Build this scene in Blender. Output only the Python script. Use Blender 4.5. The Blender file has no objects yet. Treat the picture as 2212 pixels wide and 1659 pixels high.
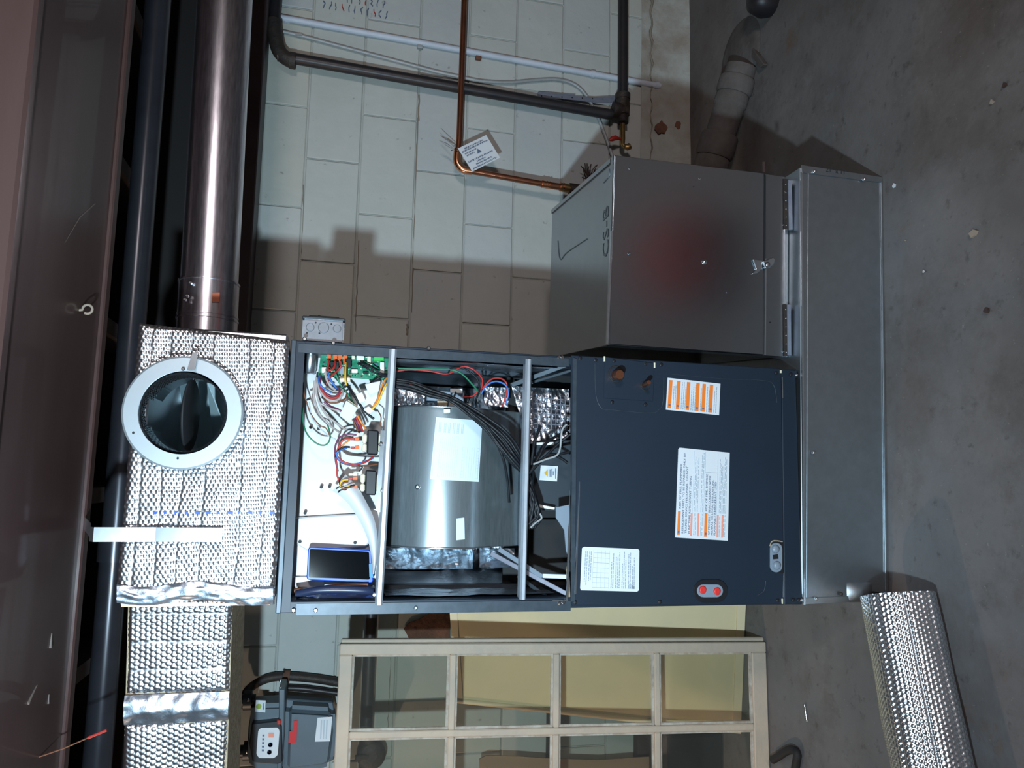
import bpy, bmesh, math, random
from mathutils import Vector, Matrix, noise

random.seed(7)
scene = bpy.context.scene
COL = scene.collection

# ------------------------------------------------------------------ camera
H = 1.428                      # eye height above the floor
FPX = 1640.0
RX = Vector((0.99221963, 0.0218252, 0.1225719))      # rows: world axes in camera (right, down, forward)
RY = Vector((-0.1144615, -0.22738615, 0.96705435))
RZ = Vector((0.04897731, -0.97356007, -0.22311885))
right = Vector((RX[0], RY[0], RZ[0])); down = Vector((RX[1], RY[1], RZ[1])); fwd = Vector((RX[2], RY[2], RZ[2]))
cam_d = bpy.data.cameras.new('camera')
cam = bpy.data.objects.new('camera', cam_d); COL.objects.link(cam)
# the phone was turned: the picture's right is the world's down, the picture's up is the scene's right
m = Matrix((down, right, -fwd)).transposed().to_4x4()
m.translation = Vector((0, 0, H))
cam.matrix_world = m
cam_d.sensor_fit = 'HORIZONTAL'; cam_d.sensor_width = 36.0
cam_d.lens = 36.0 * FPX / 2212.0
cam_d.clip_start = 0.02
scene.camera = cam

# ------------------------------------------------------------------ world, lamps, exposure
w = bpy.data.worlds.new('world'); scene.world = w; w.use_nodes = True
w.node_tree.nodes['Background'].inputs[0].default_value = (0.30, 0.26, 0.25, 1)
w.node_tree.nodes['Background'].inputs[1].default_value = 0.05

def lamp(name, kind, loc, power, color, aim=None, **kw):
    d = bpy.data.lights.new(name, kind); d.energy = power; d.color = color
    for k, v in kw.items(): setattr(d, k, v)
    o = bpy.data.objects.new(name, d); COL.objects.link(o); o.location = loc
    if aim is not None:
        o.rotation_euler = (Vector(aim) - Vector(loc)).to_track_quat('-Z', 'Y').to_euler()
    return o
# hand-held cool white work lamp left of the photographer
lamp('work_lamp', 'SPOT', (-0.52, 0.07, 1.58), 245, (0.66, 0.87, 1.0), (0.02, 1.9, 1.45),
     shadow_soft_size=0.03, spot_size=math.radians(128), spot_blend=1.0)
# warm ceiling bulb of the basement, behind and right of the photographer
lamp('ceiling_bulb', 'AREA', (1.7, -1.7, 1.9), 46, (1.0, 0.88, 0.86), (0.4, 1.8, 0.9), shape='DISK', size=0.5)
# warm bulb far to the left, outside the frame
lamp('left_bulb', 'POINT', (-2.85, 2.05, 2.0), 90, (1.0, 0.74, 0.56), shadow_soft_size=0.04)
scene.view_settings.view_transform = 'Standard'; scene.view_settings.look = 'None'
scene.view_settings.exposure = 0.0; scene.view_settings.gamma = 1.0
scene.view_settings.use_curve_mapping = False

# ------------------------------------------------------------------ pixel -> place helpers
def ray(x, y):
    a = 1659 - y - 829.5; b = x - 1106.0
    c = Vector((a, b, FPX))
    return Vector((RX.dot(c), RY.dot(c), RZ.dot(c)))
def at(x, y, Y):
    d = ray(x, y); return d * (Y / d.y) + Vector((0, 0, H))
def atz(x, y, z):
    d = ray(x, y); return d * ((z - H) / d.z) + Vector((0, 0, H))
def atx(x, y, X):
    d = ray(x, y); return d * (X / d.x) + Vector((0, 0, H))

D = 1.756          # front of the air handler
W = 2.912          # face of the block wall

# ------------------------------------------------------------------ materials
MATS = {}
def mat(name, col, rough=0.5, metal=0.0, noise_amt=0.0, noise_scale=20.0, col2=None, bump=0.0, bump_scale=60.0,
        spec=0.5, coat=0.0, rough_var=0.0, stretch=None, alpha=1.0, transmission=0.0, detail=6.0, ior=1.45):
    if name in MATS: return MATS[name]
    M = bpy.data.materials.new(name); M.use_nodes = True
    N = M.node_tree.nodes; L = M.node_tree.links
    b = N['Principled BSDF']
    b.inputs['Base Color'].default_value = (*col, 1); b.inputs['Roughness'].default_value = rough
    b.inputs['Metallic'].default_value = metal; b.inputs['Specular IOR Level'].default_value = spec
    b.inputs['Coat Weight'].default_value = coat; b.inputs['Transmission Weight'].default_value = transmission
    b.inputs['IOR'].default_value = ior
    tc = N.new('ShaderNodeTexCoord'); mp = N.new('ShaderNodeMapping')
    L.new(tc.outputs['Object'], mp.inputs['Vector'])
    if stretch: mp.inputs['Scale'].default_value = stretch
    if col2 is not None:
        n = N.new('ShaderNodeTexNoise'); n.inputs['Scale'].default_value = noise_scale; n.inputs['Detail'].default_value = detail
        n.inputs['Roughness'].default_value = 0.62
        L.new(mp.outputs['Vector'], n.inputs['Vector'])
        r = N.new('ShaderNodeMapRange'); r.inputs['From Min'].default_value = 0.5 - 0.5 / max(noise_amt, .01) * .5
        r.inputs['From Max'].default_value = 0.5 + 0.5 / max(noise_amt, .01) * .5
        L.new(n.outputs['Fac'], r.inputs['Value'])
        mx = N.new('ShaderNodeMix'); mx.data_type = 'RGBA'
        mx.inputs[6].default_value = (*col, 1); mx.inputs[7].default_value = (*col2, 1)
        L.new(r.outputs['Result'], mx.inputs[0]); L.new(mx.outputs[2], b.inputs['Base Color'])
        if rough_var:
            rr = N.new('ShaderNodeMapRange'); rr.inputs['To Min'].default_value = rough - rough_var; rr.inputs['To Max'].default_value = rough + rough_var
            L.new(n.outputs['Fac'], rr.inputs['Value']); L.new(rr.outputs['Result'], b.inputs['Roughness'])
    if bump:
        n2 = N.new('ShaderNodeTexNoise'); n2.inputs['Scale'].default_value = bump_scale; n2.inputs['Detail'].default_value = 5
        L.new(mp.outputs['Vector'], n2.inputs['Vector'])
        bm = N.new('ShaderNodeBump'); bm.inputs['Strength'].default_value = bump; bm.inputs['Distance'].default_value = 0.01
        L.new(n2.outputs['Fac'], bm.inputs['Height']); L.new(bm.outputs['Normal'], b.inputs['Normal'])
    MATS[name] = M
    return M

def wall_mat(name, base, worn):
    M = mat(name, base, 0.72, 0, 1.6, 3.0, worn, bump=0.25, bump_scale=22)
    N = M.node_tree.nodes; L = M.node_tree.links; b = N['Principled BSDF']
    src = b.inputs['Base Color'].links[0].from_socket
    tc = N.new('ShaderNodeTexCoord')
    # grubby flecks
    v = N.new('ShaderNodeTexNoise'); v.inputs['Scale'].default_value = 34; v.inputs['Detail'].default_value = 3
    L.new(tc.outputs['Object'], v.inputs['Vector'])
    r = N.new('ShaderNodeMapRange'); r.inputs['From Min'].default_value = 0.69; r.inputs['From Max'].default_value = 0.76
    r.inputs['To Max'].default_value = 0.55
    L.new(v.outputs['Fac'], r.inputs['Value'])
    mx = N.new('ShaderNodeMix'); mx.data_type = 'RGBA'; mx.inputs[7].default_value = (0.16, 0.15, 0.13, 1)
    L.new(r.outputs['Result'], mx.inputs[0]); L.new(src, mx.inputs[6]); L.new(mx.outputs[2], b.inputs['Base Color'])
    return M

M_block = wall_mat('painted_block', (0.40, 0.425, 0.40), (0.45, 0.47, 0.455))
M_block2 = wall_mat('painted_block_cream', (0.43, 0.435, 0.385), (0.39, 0.415, 0.395))
M_block3 = wall_mat('painted_block_blue', (0.385, 0.42, 0.43), (0.43, 0.455, 0.445))
M_mortar = mat('painted_mortar', (0.41, 0.425, 0.395), 0.8, 0, 1.5, 9, (0.36, 0.37, 0.34), bump=0.35, bump_scale=40)
M_crack = mat('bare_mortar', (0.22, 0.19, 0.15), 0.9)
M_parge = mat('damp_parging', (0.37, 0.385, 0.36), 0.8, 0, 1.8, 6, (0.26, 0.225, 0.19), bump=0.5, bump_scale=25)
M_patch = mat('flaked_masonry', (0.17, 0.075, 0.045), 0.9, 0, 2, 18, (0.10, 0.05, 0.035), bump=0.6, bump_scale=40)

def floor_mat():
    M = mat('concrete_floor', (0.118, 0.108, 0.104), 0.62, 0, 2.6, 2.2, (0.158, 0.149, 0.146), bump=0.12, bump_scale=55, rough_var=0.1)
    N = M.node_tree.nodes; L = M.node_tree.links; b = N['Principled BSDF']
    src = b.inputs['Base Color'].links[0].from_socket
    tc = N.new('ShaderNodeTexCoord')
    def layer(src, scale, lo, hi, amt, col, loc=(0, 0, 0), detail=8):
        mp = N.new('ShaderNodeMapping'); mp.inputs['Location'].default_value = loc
        L.new(tc.outputs['Object'], mp.inputs['Vector'])
        n = N.new('ShaderNodeTexNoise'); n.inputs['Scale'].default_value = scale; n.inputs['Detail'].default_value = detail
        n.inputs['Roughness'].default_value = 0.7
        L.new(mp.outputs['Vector'], n.inputs['Vector'])
        r = N.new('ShaderNodeMapRange'); r.inputs['From Min'].default_value = lo; r.inputs['From Max'].default_value = hi
        r.inputs['To Max'].default_value = amt
        L.new(n.outputs['Fac'], r.inputs['Value'])
        mx = N.new('ShaderNodeMix'); mx.data_type = 'RGBA'; mx.inputs[7].default_value = (*col, 1)
        L.new(r.outputs['Result'], mx.inputs[0]); L.new(src, mx.inputs[6]); return mx.outputs[2]
    s = layer(src, 0.9, 0.45, 0.66, 0.7, (0.120, 0.132, 0.148), (1, 6, 0))
    s = layer(s, 1.3, 0.47, 0.66, 0.85, (0.088, 0.070, 0.061), (3, 1, 0))
    s = layer(s, 4.5, 0.53, 0.70, 0.7, (0.078, 0.066, 0.060), (0, 5, 0))
    s = layer(s, 24, 0.58, 0.70, 0.7, (0.060, 0.054, 0.050), (2, 2, 0))
    s = layer(s, 2.6, 0.62, 0.70, 0.65, (0.13, 0.078, 0.045), (7, 3, 0))
    s = layer(s, 90, 0.70, 0.76, 0.5, (0.27, 0.26, 0.25), (1, 9, 0), 2)
    L.new(s, b.inputs['Base Color'])
    return M
M_floor = floor_mat()
M_galv = mat('galvanised_sheet', (0.42, 0.47, 0.51), 0.42, 1.0, 1.2, 30, (0.35, 0.39, 0.42), rough_var=0.04)
M_riser = mat('galvanised_riser', (0.38, 0.42, 0.45), 0.25, 1.0, 1.2, 30, (0.35, 0.40, 0.44), rough_var=0.03)
M_galv_bright = mat('bright_zinc', (0.62, 0.66, 0.70), 0.24, 0.95, 1.2, 60, (0.52, 0.56, 0.60))
M_spiral = mat('zinc_duct', (0.80, 0.79, 0.86), 0.27, 1.0, 1.2, 20, (0.44, 0.43, 0.48), stretch=(1, 8, 8))
M_housing = mat('zinc_blower_sheet', (0.56, 0.66, 0.71), 0.25, 0.85, 1.2, 200, (0.36, 0.44, 0.48), stretch=(0.12, 1, 1), rough_var=0.06)
M_foil = mat('aluminium_foil', (0.76, 0.78, 0.82), 0.27, 1.0)
M_foil_dim = mat('crinkled_foil_liner', (0.62, 0.68, 0.75), 0.30, 1.0, bump=0.5, bump_scale=45)
M_tape = mat('foil_tape', (0.52, 0.60, 0.70), 0.38, 1.0, bump=0.3, bump_scale=30)
M_cab = mat('charcoal_cabinet_paint', (0.014, 0.024, 0.040), 0.45, 0.05, 1.2, 5, (0.012, 0.021, 0.035), spec=0.4)
M_cab_in = mat('cabinet_inner', (0.045, 0.06, 0.075), 0.45, 0.4)
M_lip = mat('worn_flange', (0.050, 0.066, 0.085), 0.42, 0.3, 1.5, 40, (0.034, 0.048, 0.062))
M_white = mat('white_enamel', (0.60, 0.62, 0.63), 0.4)
M_label = mat('label_white', (0.62, 0.66, 0.70), 0.5)
M_label_drum = mat('label_blue_white', (0.62, 0.74, 0.82), 0.5)
M_ink = mat('label_ink', (0.10, 0.14, 0.22), 0.6)
M_ink_soft = mat('label_ink_faint', (0.42, 0.50, 0.57), 0.6)
M_marker = mat('black_marker', (0.02, 0.025, 0.03), 0.6)
M_marker_faint = mat('faint_marker', (0.17, 0.20, 0.22), 0.45, 0.7)
M_orange = mat('warning_orange', (0.80, 0.20, 0.025), 0.5)
M_orange2 = mat('warning_salmon', (0.78, 0.30, 0.22), 0.5)
M_orange_ins = mat('orange_insulator', (0.75, 0.13, 0.03), 0.45)
M_pcb = mat('circuit_green', (0.012, 0.16, 0.085), 0.35, 0, 3, 90, (0.02, 0.24, 0.14))
M_green_conn = mat('green_connector', (0.05, 0.50, 0.10), 0.4)
M_cream_plastic = mat('cream_plastic', (0.72, 0.68, 0.52), 0.45)
M_white_plastic = mat('white_plastic', (0.80, 0.82, 0.80), 0.4)
M_black_plastic = mat('black_plastic', (0.012, 0.013, 0.016), 0.4)
M_black_rubber = mat('black_rubber', (0.014, 0.013, 0.013), 0.7)
M_wire_black = mat('wire_black', (0.008, 0.010, 0.013), 0.45, spec=0.3)
M_wire_red = mat('wire_red', (0.40, 0.03, 0.025), 0.4)
M_wire_blue = mat('wire_blue', (0.04, 0.14, 0.42), 0.4)
M_wire_green = mat('wire_green', (0.02, 0.17, 0.09), 0.4)
M_wire_yellow = mat('wire_yellow', (0.70, 0.42, 0.04), 0.4)
M_wire_orange = mat('wire_orange', (0.62, 0.20, 0.03), 0.4)
M_wire_purple = mat('wire_purple', (0.12, 0.03, 0.08), 0.4)
M_wire_white = mat('wire_white', (0.36, 0.32, 0.31), 0.45)
M_wire_brown = mat('wire_brown', (0.16, 0.06, 0.03), 0.45)
M_red_plug = mat('red_plug', (0.62, 0.035, 0.03), 0.4)
M_grey_plastic = mat('grey_plastic', (0.20, 0.25, 0.31), 0.35)
M_copper = mat('copper_pipe', (0.40, 0.155, 0.085), 0.30, 0.9, 1.6, 14, (0.24, 0.095, 0.055), rough_var=0.08)
M_copper_bright = mat('copper_bright', (0.78, 0.36, 0.20), 0.26, 1.0, 1.5, 30, (0.6, 0.27, 0.14))
M_brass = mat('brass', (0.42, 0.29, 0.12), 0.35, 0.9, 1.5, 30, (0.28, 0.18, 0.08))
M_iron = mat('black_iron_pipe', (0.020, 0.020, 0.026), 0.42, 0.3, 1.6, 12, (0.032, 0.026, 0.026))
M_fitting = mat('rusty_fitting', (0.055, 0.042, 0.034), 0.6, 0.4, 1.8, 25, (0.035, 0.030, 0.030), bump=0.3, bump_scale=80)
M_conduit = mat('painted_conduit', (0.56, 0.61, 0.70), 0.5, 0, 1.6, 12, (0.47, 0.52, 0.60))
M_cable = mat('grey_armoured_cable', (0.36, 0.39, 0.40), 0.5, 0.2, 1.5, 20, (0.28, 0.30, 0.31))
M_strap_grey = mat('grey_strap_steel', (0.24, 0.27, 0.33), 0.45, 0.5, 1.5, 25, (0.18, 0.2, 0.26))
M_clay = mat('dusty_soil_pipe', (0.072, 0.060, 0.055), 0.85, 0, 2, 7, (0.11, 0.10, 0.097), bump=0.3, bump_scale=40)
M_beam = mat('brown_painted_beam', (0.062, 0.030, 0.028), 0.36, 0.0, 1.8, 2.0, (0.080, 0.046, 0.042), bump=0.08, bump_scale=12, stretch=(0.25, 1, 1), coat=0.15)
M_beam2 = mat('brown_sill', (0.045, 0.028, 0.034), 0.5, 0.0, 1.8, 3.0, (0.07, 0.046, 0.05), bump=0.1, bump_scale=15)
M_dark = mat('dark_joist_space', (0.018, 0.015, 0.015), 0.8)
M_bluepipe = mat('dark_ceiling_pipe', (0.034, 0.036, 0.045), 0.26, 0.4, 1.5, 8, (0.025, 0.026, 0.033))
M_sash = mat('old_cream_paint', (0.54, 0.43, 0.325), 0.6, 0, 1.6, 9, (0.46, 0.385, 0.31), bump=0.2, bump_scale=50)
M_putty = mat('dirty_putty', (0.36, 0.30, 0.24), 0.8, 0, 2.2, 30, (0.5, 0.46, 0.4), bump=0.4, bump_scale=60)
M_panel = mat('yellowed_panel', (0.74, 0.60, 0.35), 0.5, 0, 1.8, 4, (0.66, 0.55, 0.34), bump=0.06, bump_scale=30)
M_panel_edge = mat('yellowed_panel_edge', (0.76, 0.62, 0.40), 0.55)
M_card = mat('cardboard', (0.30, 0.20, 0.125), 0.85, 0, 1.5, 6, (0.25, 0.165, 0.11))
M_wood_dark = mat('dark_timber', (0.06, 0.035, 0.03), 0.7, 0, 1.5, 8, (0.04, 0.025, 0.022))
M_meter = mat('meter_grey_paint', (0.105, 0.135, 0.16), 0.42, 0.2, 1.4, 8, (0.088, 0.115, 0.14))
M_meter_dark = mat('meter_dark', (0.02, 0.024, 0.03), 0.45)
M_meter_red = mat('label_red', (0.50, 0.015, 0.02), 0.5)
M_lime = mat('label_lime', (0.26, 0.36, 0.03), 0.5)
M_phone = mat('phone_glass', (0.003, 0.004, 0.005), 0.07, 0.0, spec=0.3)
M_phone_case = mat('phone_blue_case', (0.012, 0.075, 0.50), 0.4)
M_tape_blue = mat('blue_tape', (0.03, 0.22, 0.85), 0.5)
M_screw = mat('zinc_screw', (0.68, 0.70, 0.72), 0.22, 1.0)
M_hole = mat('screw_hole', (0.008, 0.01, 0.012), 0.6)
M_kraft = mat('fibre_edge', (0.42, 0.36, 0.26), 0.9, 0, 2.5, 60, (0.28, 0.22, 0.15), bump=0.6, bump_scale=120)
M_red_fabric = mat('red_bag_fabric', (0.70, 0.045, 0.04), 0.8)
M_debris = mat('pale_chip', (0.30, 0.25, 0.20), 0.8)
M_ceil = mat('dark_subfloor', (0.030, 0.022, 0.022), 0.75, 0, 1.6, 3, (0.045, 0.032, 0.03))
M_plain_wall = mat('room_wall_paint', (0.22, 0.20, 0.18), 0.8)
M_caulk = mat('teal_grey_vane', (0.34, 0.46, 0.50), 0.35, 0.25)

def glass_mat():
    M = bpy.data.materials.new('old_window_glass'); M.use_nodes = True
    N = M.node_tree.nodes; L = M.node_tree.links
    out = N['Material Output']; N.remove(N['Principled BSDF'])
    t = N.new('ShaderNodeBsdfTransparent'); t.inputs[0].default_value = (0.905, 0.90, 0.86, 1)
    g = N.new('ShaderNodeBsdfGlossy'); g.inputs['Roughness'].default_value = 0.05
    df = N.new('ShaderNodeBsdfDiffuse'); df.inputs[0].default_value = (0.45, 0.45, 0.42, 1)
    lw = N.new('ShaderNodeLayerWeight'); lw.inputs[0].default_value = 0.35
    m1 = N.new('ShaderNodeMixShader'); m2 = N.new('ShaderNodeMixShader')
    m2.inputs[0].default_value = 0.03
    L.new(lw.outputs['Fresnel'], m1.inputs[0]); L.new(t.outputs[0], m1.inputs[1]); L.new(g.outputs[0], m1.inputs[2])
    L.new(m1.outputs[0], m2.inputs[1]); L.new(df.outputs[0], m2.inputs[2]); L.new(m2.outputs[0], out.inputs[0])
    return M
M_glass = glass_mat()

# ------------------------------------------------------------------ object helpers
ORG = {}
def empty(name, loc, label, cat, group=None):
    o = bpy.data.objects.new(name, None); COL.objects.link(o); o.location = loc
    o.empty_display_size = 0.05
    ORG[o.name] = Vector(loc)
    o['label'] = label; o['category'] = cat
    if group: o['group'] = group
    return o
def tag(o, label=None, cat=None, group=None, kind=None):
    if label: o['label'] = label
    if cat: o['category'] = cat
    if group: o['group'] = group
    if kind: o['kind'] = kind
    return o

class MB:
    def __init__(s): s.v = []; s.f = []; s.sm = []
    def add(s, vs, fs, smooth=False):
        b = len(s.v); s.v += [Vector(p) for p in vs]
        for f in fs: s.f.append([i + b for i in f]); s.sm.append(smooth)
        return s
    def box(s, x0, x1, y0, y1, z0, z1):
        return s.hexa([(x0, y0, z0), (x1, y0, z0), (x1, y1, z0), (x0, y1, z0)], [(x0, y0, z1), (x1, y0, z1), (x1, y1, z1), (x0, y1, z1)])
    def hexa(s, a, b):
        n = len(a)
        fs = [list(range(n))[::-1], [n + i for i in range(n)]]
        for i in range(n):
            j = (i + 1) % n; fs.append([i, j, n + j, n + i])
        return s.add(list(a) + list(b), fs)
    def poly(s, pts, th):           # polygon extruded by the vector th
        th = Vector(th); a = [Vector(p) for p in pts]
        return s.hexa(a, [p + th for p in a])
    def pxplate(s, pix, Y, th=0.002):   # outline given as picture points on the plane Y, thickness towards the room
        return s.poly([at(x, y, Y) for x, y in pix], (0, -th, 0))
    def tube(s, path, r, n=10, cap=True, smooth_path=0):
        P = [Vector(p) for p in path]
        if smooth_path: P = spline(P, smooth_path)
        if not isinstance(r, (list, tuple)): R = [r] * len(P)
        elif len(r) != len(P):
            R = [r[min(int(i / (len(P) - 1) * (len(r) - 1)), len(r) - 2)] * (1 - (i / (len(P) - 1) * (len(r) - 1)) % 1) + r[min(int(i / (len(P) - 1) * (len(r) - 1)) + 1, len(r) - 1)] * ((i / (len(P) - 1) * (len(r) - 1)) % 1) for i in range(len(P))]
        else: R = list(r)
        vs = []; up = None
        for i, p in enumerate(P):
            t = (P[min(i + 1, len(P) - 1)] - P[max(i - 1, 0)])
            if t.length < 1e-9: t = Vector((0, 0, 1))
            t.normalize()
            if up is None:
                up = t.orthogonal().normalized()
            else:
                up = up - t * up.dot(t)
                if up.length < 1e-6: up = t.orthogonal()
                up.normalize()
            sd = t.cross(up)
            for k in range(n):
                a = 2 * math.pi * k / n
                vs.append(p + (up * math.cos(a) + sd * math.sin(a)) * R[i])
        fs = []
        for i in range(len(P) - 1):
            for k in range(n):
                k2 = (k + 1) % n
                fs.append([i * n + k, i * n + k2, (i + 1) * n + k2, (i + 1) * n + k])
        s.add(vs, fs, True)
        if cap:
            s.add(vs[:n], [list(range(n))[::-1]]); s.add(vs[-n:], [list(range(n))])
        return s
    def lathe(s, o, axis, prof, n=24, smooth=True, cap=True):
        o = Vector(o); ax = Vector(axis).normalized(); u = ax.orthogonal().normalized(); v = ax.cross(u)
        vs = []
        for r, t in prof:
            for k in range(n):
                a = 2 * math.pi * k / n
                vs.append(o + ax * t + (u * math.cos(a) + v * math.sin(a)) * r)
        fs = []
        for i in range(len(prof) - 1):
            for k in range(n):
                k2 = (k + 1) % n
                fs.append([i * n + k, i * n + k2, (i + 1) * n + k2, (i + 1) * n + k])
        s.add(vs, fs, smooth)
        if cap:
            if prof[0][0] > 1e-5: s.add(vs[:n], [list(range(n))[::-1]])
            if prof[-1][0] > 1e-5: s.add(vs[-n:], [list(range(n))])
        return s
    def grid(s, fn, nu, nv, smooth=True):
        vs = [fn(i / nu, j / nv) for j in range(nv + 1) for i in range(nu + 1)]
        fs = [[j * (nu + 1) + i, j * (nu + 1) + i + 1, (j + 1) * (nu + 1) + i + 1, (j + 1) * (nu + 1) + i] for j in range(nv) for i in range(nu)]
        return s.add(vs, fs, smooth)
    def build(s, name, material, parent=None, bev=0.0, fix=True, seg=1):
        me = bpy.data.meshes.new(name)
        o = bpy.data.objects.new(name, me); COL.objects.link(o)
        if parent is not None:
            org = ORG[parent.name]; o.parent = parent
        else:
            xs = [p.x for p in s.v]; ys = [p.y for p in s.v]; zs = [p.z for p in s.v]
            org = Vector(((min(xs) + max(xs)) / 2, (min(ys) + max(ys)) / 2, min(zs))); o.location = org
        ORG[o.name] = org
        me.from_pydata([tuple(p - org) for p in s.v], [], s.f)
        me.polygons.foreach_set('use_smooth', s.sm)
        if fix or bev:
            b = bmesh.new(); b.from_mesh(me)
            if bev:
                bmesh.ops.remove_doubles(b, verts=b.verts, dist=1e-6)
                bmesh.ops.recalc_face_normals(b, faces=b.faces)
                bmesh.ops.bevel(b, geom=[e for e in b.edges if e.is_manifold and e.calc_face_angle(0) > 0.5], offset=bev, segments=seg, affect='EDGES', clamp_overlap=True)
            else:
                bmesh.ops.recalc_face_normals(b, faces=b.faces)
            b.to_mesh(me); b.free()
        me.materials.append(material)
        return o

def spline(P, sub):
    out = []
    n = len(P)
    for i in range(n - 1):
        p0 = P[max(i - 1, 0)]; p1 = P[i]; p2 = P[i + 1]; p3 = P[min(i + 2, n - 1)]
        for k in range(sub):
            t = k / sub; t2 = t * t; t3 = t2 * t
            out.append(0.5 * ((2 * p1) + (p2 - p0) * t + (2 * p0 - 5 * p1 + 4 * p2 - p3) * t2 + (3 * p1 - p0 - 3 * p2 + p3) * t3))
    out.append(P[-1]); return out

def wire(name, pts, r, material, parent, n=7, sub=7):
    """pts: (px, py, Y)"""
    return MB().tube([at(x, y, Y) for x, y, Y in pts], r, n, smooth_path=sub).build(name, material, parent, fix=False)

def text_mesh(txt, material, o, ux, uz, size, parent, name='lettering', thick=0.0003, width=None, align='LEFT', skew=0.0):
    """flat lettering at point o, reading along ux with caps towards uz"""
    cu = bpy.data.curves.new('t', 'FONT'); cu.body = txt; cu.size = size; cu.align_x = align; cu.resolution_u = 2
    ob = bpy.data.objects.new('t', cu)
    me = bpy.data.meshes.new_from_object(ob)
    bpy.data.objects.remove(ob); bpy.data.curves.remove(cu)
    ux = Vector(ux).normalized(); uz = Vector(uz); uz = (uz - ux * uz.dot(ux)).normalized(); nn = ux.cross(uz)
    sx = 1.0
    if width and len(me.vertices):
        x1 = max(v.co.x for v in me.vertices); x0 = min(v.co.x for v in me.vertices); sx = width / max(x1 - x0, 1e-6)
    org = ORG[parent.name]
    for v in me.vertices:
        c = v.co.copy()
        v.co = Vector(o) + ux * (c.x * sx) + uz * c.y + nn * thick - org
    me.materials.clear(); me.materials.append(material)
    me.name = name
    t = bpy.data.objects.new(name, me); COL.objects.link(t); t.parent = parent; ORG[t.name] = org
    return t

class Face:
    """a flat label addressed in its own 0..1 (left-right, bottom-top) frame, from four picture corners
    given as the corners of the thing seen upright: top-left, top-right, bottom-right, bottom-left"""
    def __init__(s, tl, tr, br, bl, place):
        s.tl, s.tr, s.br, s.bl = [place(*p) for p in (tl, tr, br, bl)]
    def p(s, u, v, out=0.0):
        a = s.bl.lerp(s.br, u); b = s.tl.lerp(s.tr, u); q = a.lerp(b, v)
        n = (s.br - s.bl).cross(s.tl - s.bl).normalized()
        return q + n * out
    def rect(s, mb, u0, u1, v0, v1, out=0.0006, th=0.0004):
        a = [s.p(u0, v0, out), s.p(u1, v0, out), s.p(u1, v1, out), s.p(u0, v1, out)]
        n = (s.br - s.bl).cross(s.tl - s.bl).normalized()
        mb.poly(a, n * th)
    def line_of_words(s, mb, u0, u1, v, h, dens=0.75, out=0.0006):
        u = u0
        while u < u1 - 0.006:
            wl = random.uniform(0.025, 0.10); e = min(u + wl, u1)
            k = u
            while k < e:
                g = random.uniform(0.35, 0.75) * h * 0.9
                g = min(g, e - k)
                s.rect(mb, k, k + g * 0.62, v + random.uniform(0, h * .15), v + h * random.uniform(.75, 1), out)
                k += g
            u = e + 0.012 / dens

# ------------------------------------------------------------------ the setting
struct = lambda o: tag(o, kind='structure')
fl = struct(MB().box(-3.2, 4.2, -2.4, W + 0.02, -0.05, 0.0).build('floor', M_floor))
ce = struct(MB().box(-3.2, 4.2, -2.4, W + 0.1, 2.32, 2.38).build('ceiling', M_ceil))
wl_ = struct(MB().box(-3.2, -3.1, -2.4, W, 0, 2.32).build('wall_left', M_plain_wall))
wr_ = struct(MB().box(4.1, 4.2, -2.4, W, 0, 2.32).build('wall_right', M_plain_wall))
wf_ = struct(MB().box(-3.2, 4.2, -2.5, -2.4, 0, 2.32).build('wall_front', M_plain_wall))
wall = struct(MB().box(-3.2, 4.2, W + 0.006, W + 0.15, 0, 2.32).build('wall_back', M_mortar))

# block courses: joint heights read off the wall, each block a piece of the wall
JZ = [0.0] + [0.163, 0.353, 0.564, 0.767, 0.968, 1.17, 1.387, 1.593] + [1.815]
proto_cache = {}
def block(x0, x1, z0, z1, material):
    g = 0.0026
    a = MB(); dx = random.uniform(-.0015, .0015)
    y0 = W - random.uniform(0.0, 0.004)
    a.box(x0 + g, x1 - g, y0, W + 0.03, z0 + g, z1 - g)
    o = a.build('block', material, wall, bev=0.0035)
    return o
L_ = 0.4045
for r_i in range(len(JZ) - 1):
    off = 0.205 if r_i % 2 == 0 else 0.0
    x = -2.05 + off + 0.02
    while x < 2.9:
        if r_i == 0 and x > 0.3:
            x += L_; continue
        mm = random.choices([M_block, M_block2, M_block3], [5, 2.2, 2.6])[0]
        if x < -0.3: mm = random.choices([M_block, M_block2], [3, 2])[0]
        block(x, x + L_, JZ[r_i], JZ[r_i + 1], mm)
        x += L_
# parged strip along the foot of the wall behind the riser, stained
pg = MB()
pg.grid(lambda u, v: Vector((0.30 + 2.7 * u, W - 0.012 - 0.006 * noise.noise(Vector((u * 14, v * 3, 2))) - 0.03 * (1 - v) ** 3,
                             0.0 + (0.215 + 0.01 * noise.noise(Vector((u * 9, 4, 1)))) * v)), 90, 10)
pg.build('parging', M_parge, wall, fix=False)
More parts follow.
